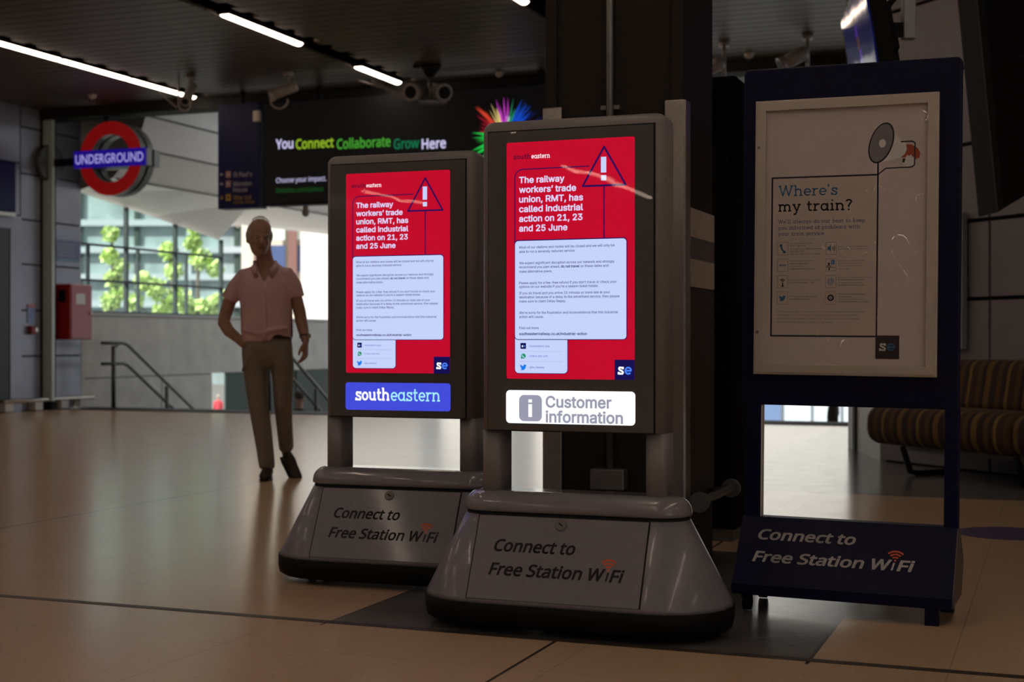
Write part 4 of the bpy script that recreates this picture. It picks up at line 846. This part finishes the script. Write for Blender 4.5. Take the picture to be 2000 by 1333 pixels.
t = thing('ceiling_pole', 'square dark pole holding the blue television', 'pole', at(1774, 77, 7.55))
h = ZC-at(1774, 77, 7.55).z
m = MB(); m.box((0, 0, h/2), (.065, .065, h)); m.build('post', M_DSTEEL, t, bevel=.004); m = MB(); m.box((-.13, -.0, .05), (.22, .05, .07)); m.tube([(-.05, 0, .25), (-.22, -.02, .05)], .018, 8); m.build('arm', M_BLK, t)
# bench, framed notice on the right wall, floor sticker
RW = math.atan2(WD.y, WD.x)
t = thing('upholstered_bench', 'long bench with brown and yellow striped cushions against the right wall', 'bench', W0-WN*.75, (0, 0, RW))
LB = 2.9
def rprof(y0, y1, z0, z1, r): return rrect(y0, z0, y1, z1, r, 5)
for k in range(2):
    a, b = k*LB/2+.004, (k+1)*LB/2-.004
    m = MB(); P = rprof(-.02, .56, .215, .495, .11)
    m.loft([[Vector((x, .27+(p[0]-.27)*q, .355+(p[1]-.355)*q)) for p in P] for x, q in ((a, .86), (a+.02, .95), (a+.06, 1), (b-.06, 1), (b-.02, .95), (b, .86))], 0, True); m.build('seat_cushion', M_STRIPE, t)
    m = MB(); P = rprof(.42, .62, .47, .835, .07)
    m.loft([[Vector((x, .52+(p[0]-.52)*q+(p[1]-.5)*.2, .65+(p[1]-.65)*q)) for p in P] for x, q in ((a+.14*(k == 0), .86), (a+.02+.14*(k == 0), .95), (a+.06+.14*(k == 0), 1), (b-.06, 1), (b-.02, .95), (b, .86))], 0, True); m.build('backrest', M_STRIPE, t)
m = MB(); m.box((LB/2, .3, .19), (LB-.3, .08, .05)); m.build('beam', M_DSTEEL, t)
for x in (.35, LB/2, LB-.3): m = MB(); m.tube([(x, .05, .21), (x, .12, .03), (x, .2, .015), (x, .5, .015), (x, .55, .21)], .022, 8); m.build('leg', M_BLK, t)
t = thing('wall_poster', 'white framed notice with a green heading on the right wall above the bench', 'notice', W0+WD*-.08-WN*.02, (0, 0, RW))
m = MB(); m.box((0, -.02, 1.42), (.68, .05, 1.02)); m.build('frame', mat('frame grey', (.26, .26, .26), .4), t, bevel=.006)
m = MB(); m.box((0, -.048, 1.42), (.60, .006, .94)); m.build('sheet', mat('notice sheet', (.8, .8, .82), .5), t)
m = MB(); m.box((0, -.052, 1.84), (.60, .003, .09)); m.build('heading', mat('notice green', (.10, .34, .10), .5), t); m = MB(); m.box((0, -.052, 1.0), (.58, .003, .05)); m.build('footer', mat('notice navy', (.05, .06, .16), .5), t)
t = thing('floor_sticker', 'round purple sticker on the floor in front of the striped bench', 'sticker', (2.50, 7.16, 0))
m = MB(); m.lathe([(.25, .0004), (.25, .002)], 48, 0, None, False); m.build('disc', mat('purple vinyl', (.06, .035, .13), .4), t)
# stair handrails
M_RAIL = mat('rail dark steel', (.10, .10, .09), .35, metal=.6)
def handrail(label, u):
    t = thing('stair_handrail', label, 'handrail', UV(u, 17.55, 0), (0, 0, -AL), 'handrails of the stairs')
    for z in (.94, .64):
        m = MB(); m.tube([(0, -.55, z), (0, -.05, z), (0, .06, z-.03), (0, 4.6, z-.03-.6*4.54)], .025, 10); m.build('rail', M_RAIL, t)
    for y in (-.28, 1.05, 2.4, 3.7):
        top = .90 if y < 0 else .90-.6*y; bot = -.01 if y < 0 else -.174*(int((y+.1)/.29)+1)
        m = MB(); m.tube([(0, y, bot), (0, y, top)], .032, 10); m.tube([(0, y, top-.02), (0, y+.10, top-.0)], .02, 8); m.build('post', M_RAIL, t)
    return t
handrail('double steel handrail going down the stairs below the red cabinet', -12.85)
handrail('double steel handrail going down the stairs behind the walking man', -10.25)
# ------------------------------------------------------------------ outside
mb = MB(); mb.box((10, 130, -3.65), (320, 220, .1)); struct(mb.build('ground_street', mat('street paving', (.13, .127, .12), .8)))
mb = MB(); uvbox(mb, -19.2, UL-.4, 4, 36, -3.6, -3.55); struct(uvobj(mb, 'ground_bounce', mat('pale bounce', (.75, .73, .70), .8)))  # unseen pale ground added to bounce sun up onto the soffit
M_STONE = mat('white stone', (.82, .80, .76), .7, var=.03, scale=1); M_TEAL = mat('teal facade glass', (.29, .36, .36), .3, var=.3, scale=.4); M_BAND = mat('white facade band', (.42, .47, .50), .5)
t = thing('office_block', 'teal glazed office block with pale bands seen through the left glazing', 'building', (-42, 150, -3.6))
m = MB(); m.box((0, 8, 15), (50, 16, 30)); m.build('glazing', M_TEAL, t)
for z in (5.6, 8.45, 11.3, 14.15, 17): m = MB(); m.box((0, -.3, z), (50, .8, .65)); m.build('band', M_BAND, t)
for x in (-3.5, 2.5, 8, 13): m = MB(); m.box((x, -.15, 15), (.5, .4, 30)); m.build('column', M_GRN if x != 8 else M_BAND, t)
m = MB(); m.box((-3, -3, 3.4), (14, 5, 6.8)); m.build('annex', mat('annex grey', (.10, .13, .16), .6), t)
t = thing('brick_building', 'reddish building with dark blue windows seen behind the man', 'building', (-12.2, 80, -3.6))
m = MB(); m.box((0, 5, 8), (6.4, 8, 16)); m.build('wall', mat('pale render', (.68, .62, .52), .7), t)
for x, w_ in ((-2.0, .55), (-.1, .5), (1.15, .35)): m = MB(); m.box((x, -.15, 11), (w_, .4, 5.6)); m.build('pier', mat('red brick', (.17, .085, .075), .8), t)
for x, w_ in ((-1.1, 1.1), (.5, .75), (2.0, 1.15)): m = MB(); m.box((x, -.02, 9.2), (w_, .1, 1.5)); m.build('window', mat('blue window', (.06, .09, .20), .2), t); m = MB(); m.box((x, -.1, 10.8), (w_, .2, 1.1)); m.build('blind', mat('pale blind', (.55, .62, .56), .6), t)
t = thing('stone_building', 'bright white stone building across the street behind the left kiosk', 'building', (-5.1, 66, -3.6))
m = MB(); m.box((0, 6, 9), (9.4, 12, 18)); m.build('wall', M_STONE, t)
for k in range(2):
    for j in range(3): m = MB(); m.box((1.3+k*2.3, -.05, 5.3+3.2*j), (.9, .2, 1.3)); m.build('window', mat('sky window', (.20, .30, .38), .15), t)
t = thing('shop_building', 'white building with pale blue shop windows seen low through the poster board', 'building', (9.9, 67, -3.6))
m = MB(); m.box((0, 6, 9), (20, 12, 18)); m.build('wall', M_STONE, t)
for k in range(14): m = MB(); m.box((-9.1+k*1.4, -.12, 1.7), (1.2, .3, 3.2)); m.build('shop_window', mat('shop window', (.62, .72, .80), .2) if k % 4 else mat('shop window blue', (.16, .24, .42), .2), t)
m = MB(); m.box((0, -.1, 3.7), (20, .4, .5)); m.build('fascia', M_STONE, t)
t = thing('pendant_lamp', 'slim pale hanging lamp tube just left of the man\u2019s head', 'lamp', at(452, 410, 27))
m = MB(); m.tube([Vector((0, 0, .28)), Vector((0, 0, -.02))], .02, 8); m.build('hanger', M_DSTEEL, t)
m = MB(); m.tube([at(437, 424, 27)-at(452, 410, 27), at(467, 443, 27)-at(452, 410, 27)], .035, 8); m.build('tube', M_ALU, t)
M_LEAF = mat('leaf', (.60, .74, .26), .6, var=.35, scale=2); M_BARK = mat('bark', (.12, .09, .06), .9)
def tree(label, Zt, blobs, trunkpx, seed):
    r = random.Random(seed); base = at(trunkpx, 600, Zt); base.z = -3.6
    t = thing('street_tree', label, 'tree', base, group='trees behind the glazing')
    m = MB()
    for px, py, rp in blobs:
        c = at(px, py, Zt)-base; rad = rp/F*Zt
        for k in range(int(90+rp*5)):
            d = Vector((r.gauss(0, 1), r.gauss(0, 1), r.gauss(0, 1))).normalized()*rad*r.random()**.4; s = r.uniform(.06, .13)*Zt/50*1.2
            a = Vector((r.gauss(0, 1), r.gauss(0, 1), r.gauss(0, 1))).normalized(); b = a.orthogonal().normalized(); e = a.cross(b); p = c+d
            m.add([p-b*s, p-e*s*.6, p+b*s, p+e*s*.6], [(0, 1, 2, 3)])
    m.build('crown', M_LEAF, t, norm=False)
    m = MB(); tz = max(at(b[0], b[1], Zt).z for b in blobs)+3.6; m.tube([(0, 0, 0), (.05, 0, tz*.6), (0, 0, tz)], [.12, .09, .03], 10)
    for px, py, rp in blobs[::2]: c = at(px, py, Zt)-base; m.tube([(0.02, 0, max(c.z-1.2, .5)), c], [.05, .02], 6)
    m.build('trunk', M_BARK, t)
tree('sunlit green tree behind the narrow left pane', 50, [(216, 458, 16), (214, 500, 17), (222, 545, 18), (216, 590, 20), (238, 520, 14), (232, 570, 16)], 219, 1)
tree('sunlit green tree behind the middle pane', 54, [(330, 490, 18), (340, 530, 19), (305, 565, 22), (280, 550, 18), (350, 585, 26), (322, 605, 24), (262, 590, 18)], 335, 2)
tree('sunlit green tree at the right end of the glazing', 58, [(384, 442, 17), (376, 475, 17), (392, 505, 22), (420, 525, 17), (368, 600, 18), (405, 600, 22), (430, 585, 16)], 385, 3)
# ------------------------------------------------------------------ people
def bodytube(m, pts, mi=0, seg=16, side=(1, 0, 0), M=None):     # pts: (x, y, z, rx, ry)
    m.tube([p[:3] for p in pts], [(p[3], p[4] if len(p) > 4 else p[3]) for p in pts], seg, mi, M, side)
def head(m, HM, s=1.0):
    B = lambda c, r: m.ball([q*s for q in c], [q*s for q in r], 0, HM, 20)
    prof = [(-.118, .016, .016, -.070), (-.110, .033, .034, -.056), (-.092, .047, .053, -.042), (-.062, .058, .073, -.023), (-.03, .066, .087, -.006), (0, .071, .095, .002), (.03, .0755, .099, .008), (.06, .0765, .099, .010), (.09, .070, .089, .012), (.115, .053, .067, .014), (.130, .029, .037, .016), (.135, .008, .01, .016)]
    m.loft([[HM @ (Vector((rx*math.cos(2*math.pi*k/28), cy+ry*math.sin(2*math.pi*k/28), z))*s) for k in range(28)] for z, rx, ry, cy in prof])
    B((0, -.080, .024), (.046, .016, .010)); B((0, -.082, -.052), (.024, .016, .008)); B((0, -.081, -.066), (.022, .015, .008)); B((0, -.082, -.098), (.018, .014, .012))
    for q in (-1, 1): B((q*.038, -.060, -.022), (.020, .020, .016)); B((q*.074, .012, -.008), (.011, .020, .031)); B((q*.012, -.098, -.028), (.011, .012, .009))
    m.tube([HM @ (Vector(p)*s) for p in ((0, -.088, .018), (0, -.103, -.008), (0, -.115, -.026), (0, -.103, -.036))], [.011*s, .013*s, .017*s, .009*s], 10)
def hand(m, W, D, S, N, sgn=1, L=.19, curl=.5):   # wrist, direction of fingers, spread direction, palm normal
    k = L/.19; W = Vector(W); D, S, N = (Vector(q).normalized() for q in (D, S, N))
    pal = [W, W+D*.03*k, W+D*.065*k, W+D*.092*k]
    m.tube(pal, [(.026*k, .020*k), (.037*k, .017*k), (.042*k, .015*k), (.040*k, .013*k)], 14, 0, None, S)
    for i, (o, l) in enumerate(((-.030, .072), (-.010, .082), (.010, .077), (.029, .060))):
        b = W+D*.088*k+S*o*k; p = [b]; a = .12+.05*i; l *= k
        for f in (.42, .32, .26):
            a += curl*(.9 if f < .4 else .6); p.append(p[-1]+(D*math.cos(a)+N*math.sin(a)+S*o*.6).normalized()*l*f)
        m.tube(p, [.0098*k, .0092*k, .0084*k, .0066*k], 8)
    b = W+D*.028*k-S*.028*k*1.0; m.tube([b, b-S*.022*k+D*.022*k+N*.008*k, b-S*.030*k+D*.050*k+N*.018*k, b-S*.026*k+D*.074*k+N*.024*k], [.015*k, .013*k, .0108*k, .008*k], 8)
M_SHIRT = mat('pink shirt cotton', (.64, .41, .41), .8, var=.05, scale=12, bump=.25, bscale=9); M_TROU = mat('taupe trousers', (.23, .185, .145), .85, var=.08, scale=14, bump=.25, bscale=10)
M_SHOE = mat('dark suede', (.03, .018, .012), .7); M_HAIR = mat('grey hair', (.38, .34, .30), .7, var=.3, scale=60); M_EYE = mat('eye dark', (.03, .02, .02), .3)
man = thing('person', 'man in a short-sleeved pink shirt and taupe trousers walking past the kiosks', 'person', (-1.703, 10.0, 0))
HM = Matrix.Translation((-.066, -.045, 1.685)) @ Matrix.Rotation(R(20), 4, 'Z') @ Matrix.Rotation(R(5), 4, 'Y') @ Matrix.Rotation(R(4), 4, 'X')
m = MB(); head(m, HM, 1.06)
bodytube(m, [(-.05, .012, 1.66, .055, .062), (-.042, .012, 1.58, .056, .062), (-.035, .015, 1.52, .064, .066), (-.03, .02, 1.47, .12, .075)])
bodytube(m, [(-.02, .0, .92, .15, .10), (-.02, 0, 1.05, .155, .105), (-.028, 0, 1.2, .155, .105), (-.03, .005, 1.34, .165, .105), (-.03, .012, 1.43, .14, .085), (-.03, .015, 1.49, .07, .06)])
bodytube(m, [(-.10, .01, 1.41, .05), (-.17, .01, 1.395, .05), (-.235, .013, 1.335, .048), (-.285, .018, 1.25, .047), (-.318, .02, 1.15, .045), (-.322, .0, 1.10, .046), (-.285, -.02, 1.04, .042), (-.215, -.035, .985, .033), (-.175, -.035, .945, .03)])
hand(m, (-.178, -.035, .947), (.35, .0, -1), (0, -.3, .95), (0, 1, 0), L=.15, curl=.3)
bodytube(m, [(.05, .01, 1.41, .05), (.115, .012, 1.405, .05), (.158, .015, 1.34, .048), (.184, .018, 1.265, .046), (.208, .025, 1.17, .045), (.216, .02, 1.12, .044), (.235, .0, 1.05, .040), (.253, -.03, .985, .030), (.258, -.038, .965, .028)])
hand(m, (.258, -.038, .968), (.0, -.12, -1), (.25, .9, -.1), (-1, .2, -.1), L=.195, curl=.38)
bodytube(m, [(-.105, 0, .93, .085), (-.09, 0, .70, .07), (-.06, -.015, .48, .052), (-.04, .0, .28, .045), (-.022, .015, .10, .036), (-.02, .02, .06, .036)])
bodytube(m, [(.07, .0, .93, .085), (.082, .01, .72, .07), (.085, .02, .52, .052), (.085, .12, .36, .045), (.082, .205, .21, .034), (.085, .215, .16, .036)])
fuse(m, 'body', M_SKIN, man, .0065, 3)
# shirt with open neck
m = MB()
bodytube(m, [(-.015, .0, .955, .178, .128), (-.015, 0, .985, .184, .134), (-.018, 0, 1.06, .186, .138), (-.024, 0, 1.18, .182, .136), (-.03, .0, 1.30, .186, .130), (-.032, .008, 1.38, .186, .118), (-.03, .012, 1.435, .172, .10), (-.03, .014, 1.475, .135, .088), (-.032, .016, 1.51, .092, .078), (-.034, .016, 1.535, .068, .070)], seg=24)
bodytube(m, [(-.11, .01, 1.425, .072), (-.175, .01, 1.415, .070), (-.235, .013, 1.35, .065), (-.290, .018, 1.262, .059)]); bodytube(m, [(.05, .01, 1.425, .072), (.115, .012, 1.425, .070), (.160, .015, 1.36, .064), (.188, .02, 1.272, .057)])
for z, a in ((1.03, .02),): bodytube(m, [(-.17, -.09, z+a, .016), (-.06, -.137, z-a*.5, .016), (.06, -.137, z+a, .014), (.15, -.09, z+.03, .012)], seg=8)
def hem(x): return .966 if x < .015 else .966+.05*min(1, (x-.015)/.045)-.28*max(0, x-.075)
def vcut(c):
    w = (c.z-1.375)*.50
    return (c.y < 0 and c.z > 1.375 and abs(c.x+.022) < w) or c.z > 1.53 or (c.y < .06 and c.z < hem(c.x)) or (c.x < -.20 and (c.z-1.27)+(c.x+.288)*.45 < -.012) or (c.x > .155 and (c.z-1.285) < -.010)
sh = fuse(m, 'shirt', M_SHIRT, man, .0085, 4, vcut)
sd = sh.modifiers.new('cloth', 'SOLIDIFY'); sd.thickness = .004; sd.offset = -1
m = MB()
for q in (-1, 1):
    m.loft([[Vector(p) for p in ((-.026+q*.065, -.02, 1.515), (-.026+q*.070, -.035, 1.535), (-.026+q*.02, -.085, 1.43))], [Vector(p) for p in ((-.026+q*.10, -.05, 1.475), (-.026+q*.098, -.06, 1.485), (-.026+q*.062, -.112, 1.405))]], 0, True, True)
    m.tube([(-.03+q*.066, .05, 1.52), (-.03+q*.076, -.01, 1.518), (-.026+q*.045, -.075, 1.455)], [(.012, .02), (.012, .022), (.008, .014)], 10)
m.tube([(-.03-.066, .05, 1.52), (-.03, .088, 1.528), (-.03+.066, .05, 1.52)], [(.012, .02)]*3, 10)
m.build('collar', M_SHIRT, man)
m = MB(); m.tube([(-.022, -.108, 1.38), (-.020, -.129, 1.30), (-.016, -.1385, 1.16), (-.013, -.141, 1.03), (-.013, -.135, .972)], [(.017, .004)]*5, 8, side=(1, 0, 0)); pk = m.build('placket', M_SHIRT, sh)
for k in range(5): m = MB(); z = 1.34-.082*k; m.tube([(-.018, -.140 if z < 1.3 else -.127, z), (-.018, -.1445 if z < 1.3 else -.131, z)], .0055, 10); m.build('button', mat('shirt button', (.6, .5, .48), .3), sh)
# trousers
m = MB()
bodytube(m, [(-.018, .0, 1.02, .158, .112), (-.018, 0, .985, .170, .122), (-.018, .0, .92, .180, .130), (-.018, .005, .85, .172, .122), (-.015, .005, .80, .12, .10), (-.012, .005, .78, .06, .06)], seg=20)
bodytube(m, [(-.105, .0, .90, .092, .108), (-.103, .0, .78, .086, .10), (-.091, -.005, .64, .077, .088), (-.074, -.015, .50, .069, .076), (-.054, -.005, .36, .066, .073), (-.034, .01, .20, .060, .068), (-.022, .015, .085, .056, .070), (-.022, .015, .07, .05, .06)], seg=20)
bodytube(m, [(.068, .0, .90, .092, .108), (.089, .005, .78, .080, .10), (.091, .012, .64, .071, .088), (.090, .02, .52, .063, .076), (.087, .085, .41, .059, .072), (.084, .150, .31, .056, .070), (.082, .215, .205, .053, .066), (.082, .22, .195, .045, .058)], seg=20)
for q, x in ((-1, -.13), (1, .10)): bodytube(m, [(x, -.10, .86, .012), (x+.03*q, -.10, .80, .012), (x+.05*q, -.07, .76, .01)], seg=8)
fuse(m, 'trousers', M_TROU, man, .0085, 4)
m = MB(); bodytube(m, [(-.018, 0, 1.012, .166, .120), (-.018, 0, .985, .176, .128)], seg=28); m.build('belt', mat('dark belt', (.03, .02, .015), .5), man)
def shoe(M, lab=None):
    m = MB(); m.tube([(0, .085, .045), (0, .05, .05), (0, .0, .052), (0, -.06, .040), (0, -.12, .030), (0, -.165, .024), (0, -.185, .02)], [(.028, .036), (.038, .050), (.039, .050), (.043, .036), (.046, .027), (.036, .022), (.015, .012)], 14, 0, None, (1, 0, 0))
    o = fuse(m, 'shoe', M_SHOE, man, .006, 2); o.matrix_local = M
    m = MB(); m.prism([(0, 0), (1, 0)], 0, 1) if False else m.loft([[Vector((x*w, y, z)) for x, y, w in ((-1, .105, .026), (-1, .05, .036), (-1, -.06, .042), (-1, -.12, .046), (-.7, -.175, .044), (.7, -.175, .044), (1, -.12, .046), (1, -.06, .042), (1, .05, .036), (1, .105, .026))] for z in (.002, .010)], 0, False); s = m.build('sole', M_INK, o)
shoe(Matrix.Translation((-.018, .0, .002)) @ Matrix.Rotation(R(4), 4, 'Z'))
shoe(Matrix.Translation((.118, .15, .048)) @ Matrix.Rotation(R(36), 4, 'Z') @ Matrix.Rotation(R(36), 4, 'X') @ Matrix.Translation((0, .03, 0)))
# hair, eyes, watch
rnd = random.Random(9); m = MB()
for c, r in (((0, .052, .044), (.081, .074, .080)), ((-.062, .012, .022), (.028, .058, .050)), ((.062, .012, .022), (.028, .058, .050)), ((0, .075, -.005), (.058, .040, .062))): m.ball([q*1.06 for q in c], [q*1.06 for q in r], 0, HM, 18)
hr = fuse(m, 'hair', M_HAIR, man, .006, 2, None)
m = MB()
for k in range(340):
    a = rnd.uniform(0, 2*math.pi); b = rnd.uniform(.1, 1.25); p = Vector((.060*math.cos(a)*math.sin(b), .015+.07*math.sin(a)*math.sin(b), .095+.052*math.cos(b)))*1.06; d = (p-Vector((0, .03, .03))).normalized()+Vector((rnd.uniform(-.6, .6), rnd.uniform(-.5, .5), .4))
    s = d.orthogonal().normalized()*.0022; e = p+d.normalized()*rnd.uniform(.005, .010); m.add([HM @ (p-s), HM @ (p+s), HM @ e], [(0, 1, 2)])
m.build('strands', M_HAIR, hr, norm=False)['kind'] = 'stuff'
for q in (-1, 1):
    m = MB(); m.ball(Vector((q*.031, -.0775, .004))*1.06, .0115, 0, HM, 12); e = m.build('eye', mat('eye white', (.4, .36, .33), .3), man); m = MB(); m.ball(Vector((q*.031, -.0850, .004))*1.06, .006, 0, HM, 10); m.build('iris', M_EYE, e)
    m = MB(); m.tube([HM @ (Vector((q*a, y, z))*1.06) for a, y, z in ((.013, -.097, .024), (.031, -.090, .029), (.048, -.076, .024))], [.004, .0055, .003], 8); m.build('eyebrow', M_HAIR, man)
m = MB(); m.tube([HM @ (Vector((a, -.0985+abs(a)*.35, -.0595))*1.06) for a in (-.024, -.012, 0, .012, .024)], [.002, .0042, .0045, .0042, .002], 8); m.build('lips', mat('lips', (.20, .08, .06), .5), man)
m = MB(); ax = Vector((.01, -.05, -.1)).normalized(); o = Vector((.246, -.018, 1.005)); m.tube([o-ax*.011, o+ax*.011], .0355, 20); w = m.build('watch', mat('watch strap', (.05, .03, .02), .4), man)
m = MB(); q = o+Vector((.03, -.018, 0)); m.tube([q, q+Vector((.009, -.006, 0))], .017, 16); m.build('watch_face', M_STEEL, w)
# people on the stairs
def walker(label, loc, face, top, legs, hair, hgt=1.72, long=False, skin=M_SKIN):
    t = thing('person', label, 'person', loc, (0, 0, face)); k = hgt/1.78
    m = MB(); H2 = Matrix.Translation((0, 0, 1.64)); head(m, H2, 1.0)
    bodytube(m, [(0, .01, 1.58, .052), (0, .012, 1.48, .06), (0, .01, 1.40, .13, .08), (0, 0, 1.2, .14, .095), (0, 0, .95, .14, .10)])
    for q in (-1, 1):
        bodytube(m, [(q*.16, .01, 1.40, .05), (q*.22, .02, 1.15, .042), (q*.23, -.05, .92, .03)]); hand(m, (q*.23, -.05, .92), (0, -.2, -1), (0, 1, 0), (-q, 0, 0), L=.18)
        bodytube(m, [(q*.09, 0, .93, .085), (q*.09, -.01, .5, .055), (q*.09, .01, .09, .04)]); bodytube(m, [(q*.09, .05, .04, .035), (q*.09, -.05, .035, .04, .03), (q*.09, -.15, .025, .03, .02)])
    b = fuse(m, 'body', skin, t, .011, 2)
    m = MB(); bodytube(m, [(0, 0, .88, .165, .12), (0, 0, 1.1, .165, .12), (0, 0, 1.3, .18, .12), (0, .01, 1.42, .14, .09), (0, .012, 1.49, .07, .07)])
    for q in (-1, 1): bodytube(m, [(q*.12, .01, 1.40, .065), (q*.19, .012, 1.36, .062), (q*.225, .02, 1.13, .054), (q*.232, -.04, .97, .045)])
    fuse(m, 'jacket', top, t, .012, 2)
    m = MB(); bodytube(m, [(0, 0, .96, .15, .11), (0, 0, .86, .16, .12)])
    for q in (-1, 1): bodytube(m, [(q*.085, 0, .88, .095), (q*.09, -.01, .5, .068), (q*.09, .01, .09, .055)])
    fuse(m, 'trousers', legs, t, .012, 2)
    m = MB(); m.ball((0, .035, .055), (.084, .085, .086), 0, H2, 16)
    if long: m.tube([H2 @ Vector(p) for p in ((0, .05, .05), (0, .07, -.06), (0, .07, -.18), (0, .075, -.26))], [.08, (.088, .06), (.085, .05), (.04, .03)], 14)
    fuse(m, 'hair', hair, t, .01, 2); t.scale = (k, k, k); return t
M_DH = mat('dark hair', (.03, .018, .012), .6)
def stepz(v): return -.174*(int((v-17.45)/.29)+1) if v > 17.45 else 0
def onstair(u, v): return UV(u, v, stepz(v))
walker('woman with long dark hair going down the stairs, only her head showing', onstair(-2.9, 20.03), R(150), mat('pale top', (.5, .48, .46), .8), mat('dark jeans', (.03, .035, .05), .8), M_DH, 1.68, True)
walker('tiny person in a red top out on the street below the concrete parapet', (-15.7, 76, -3.6), R(200), mat('red top', (.55, .06, .08), .8), mat('grey trousers', (.15, .15, .15), .8), mat('pale hair', (.4, .35, .28), .7), 1.70)
walker('person in dark clothes on the stairs behind the walking man', onstair(-11.2, 19.8), R(180), mat('black jacket', (.015, .015, .018), .7), mat('black trousers', (.012, .012, .015), .8), M_DH, 1.76)
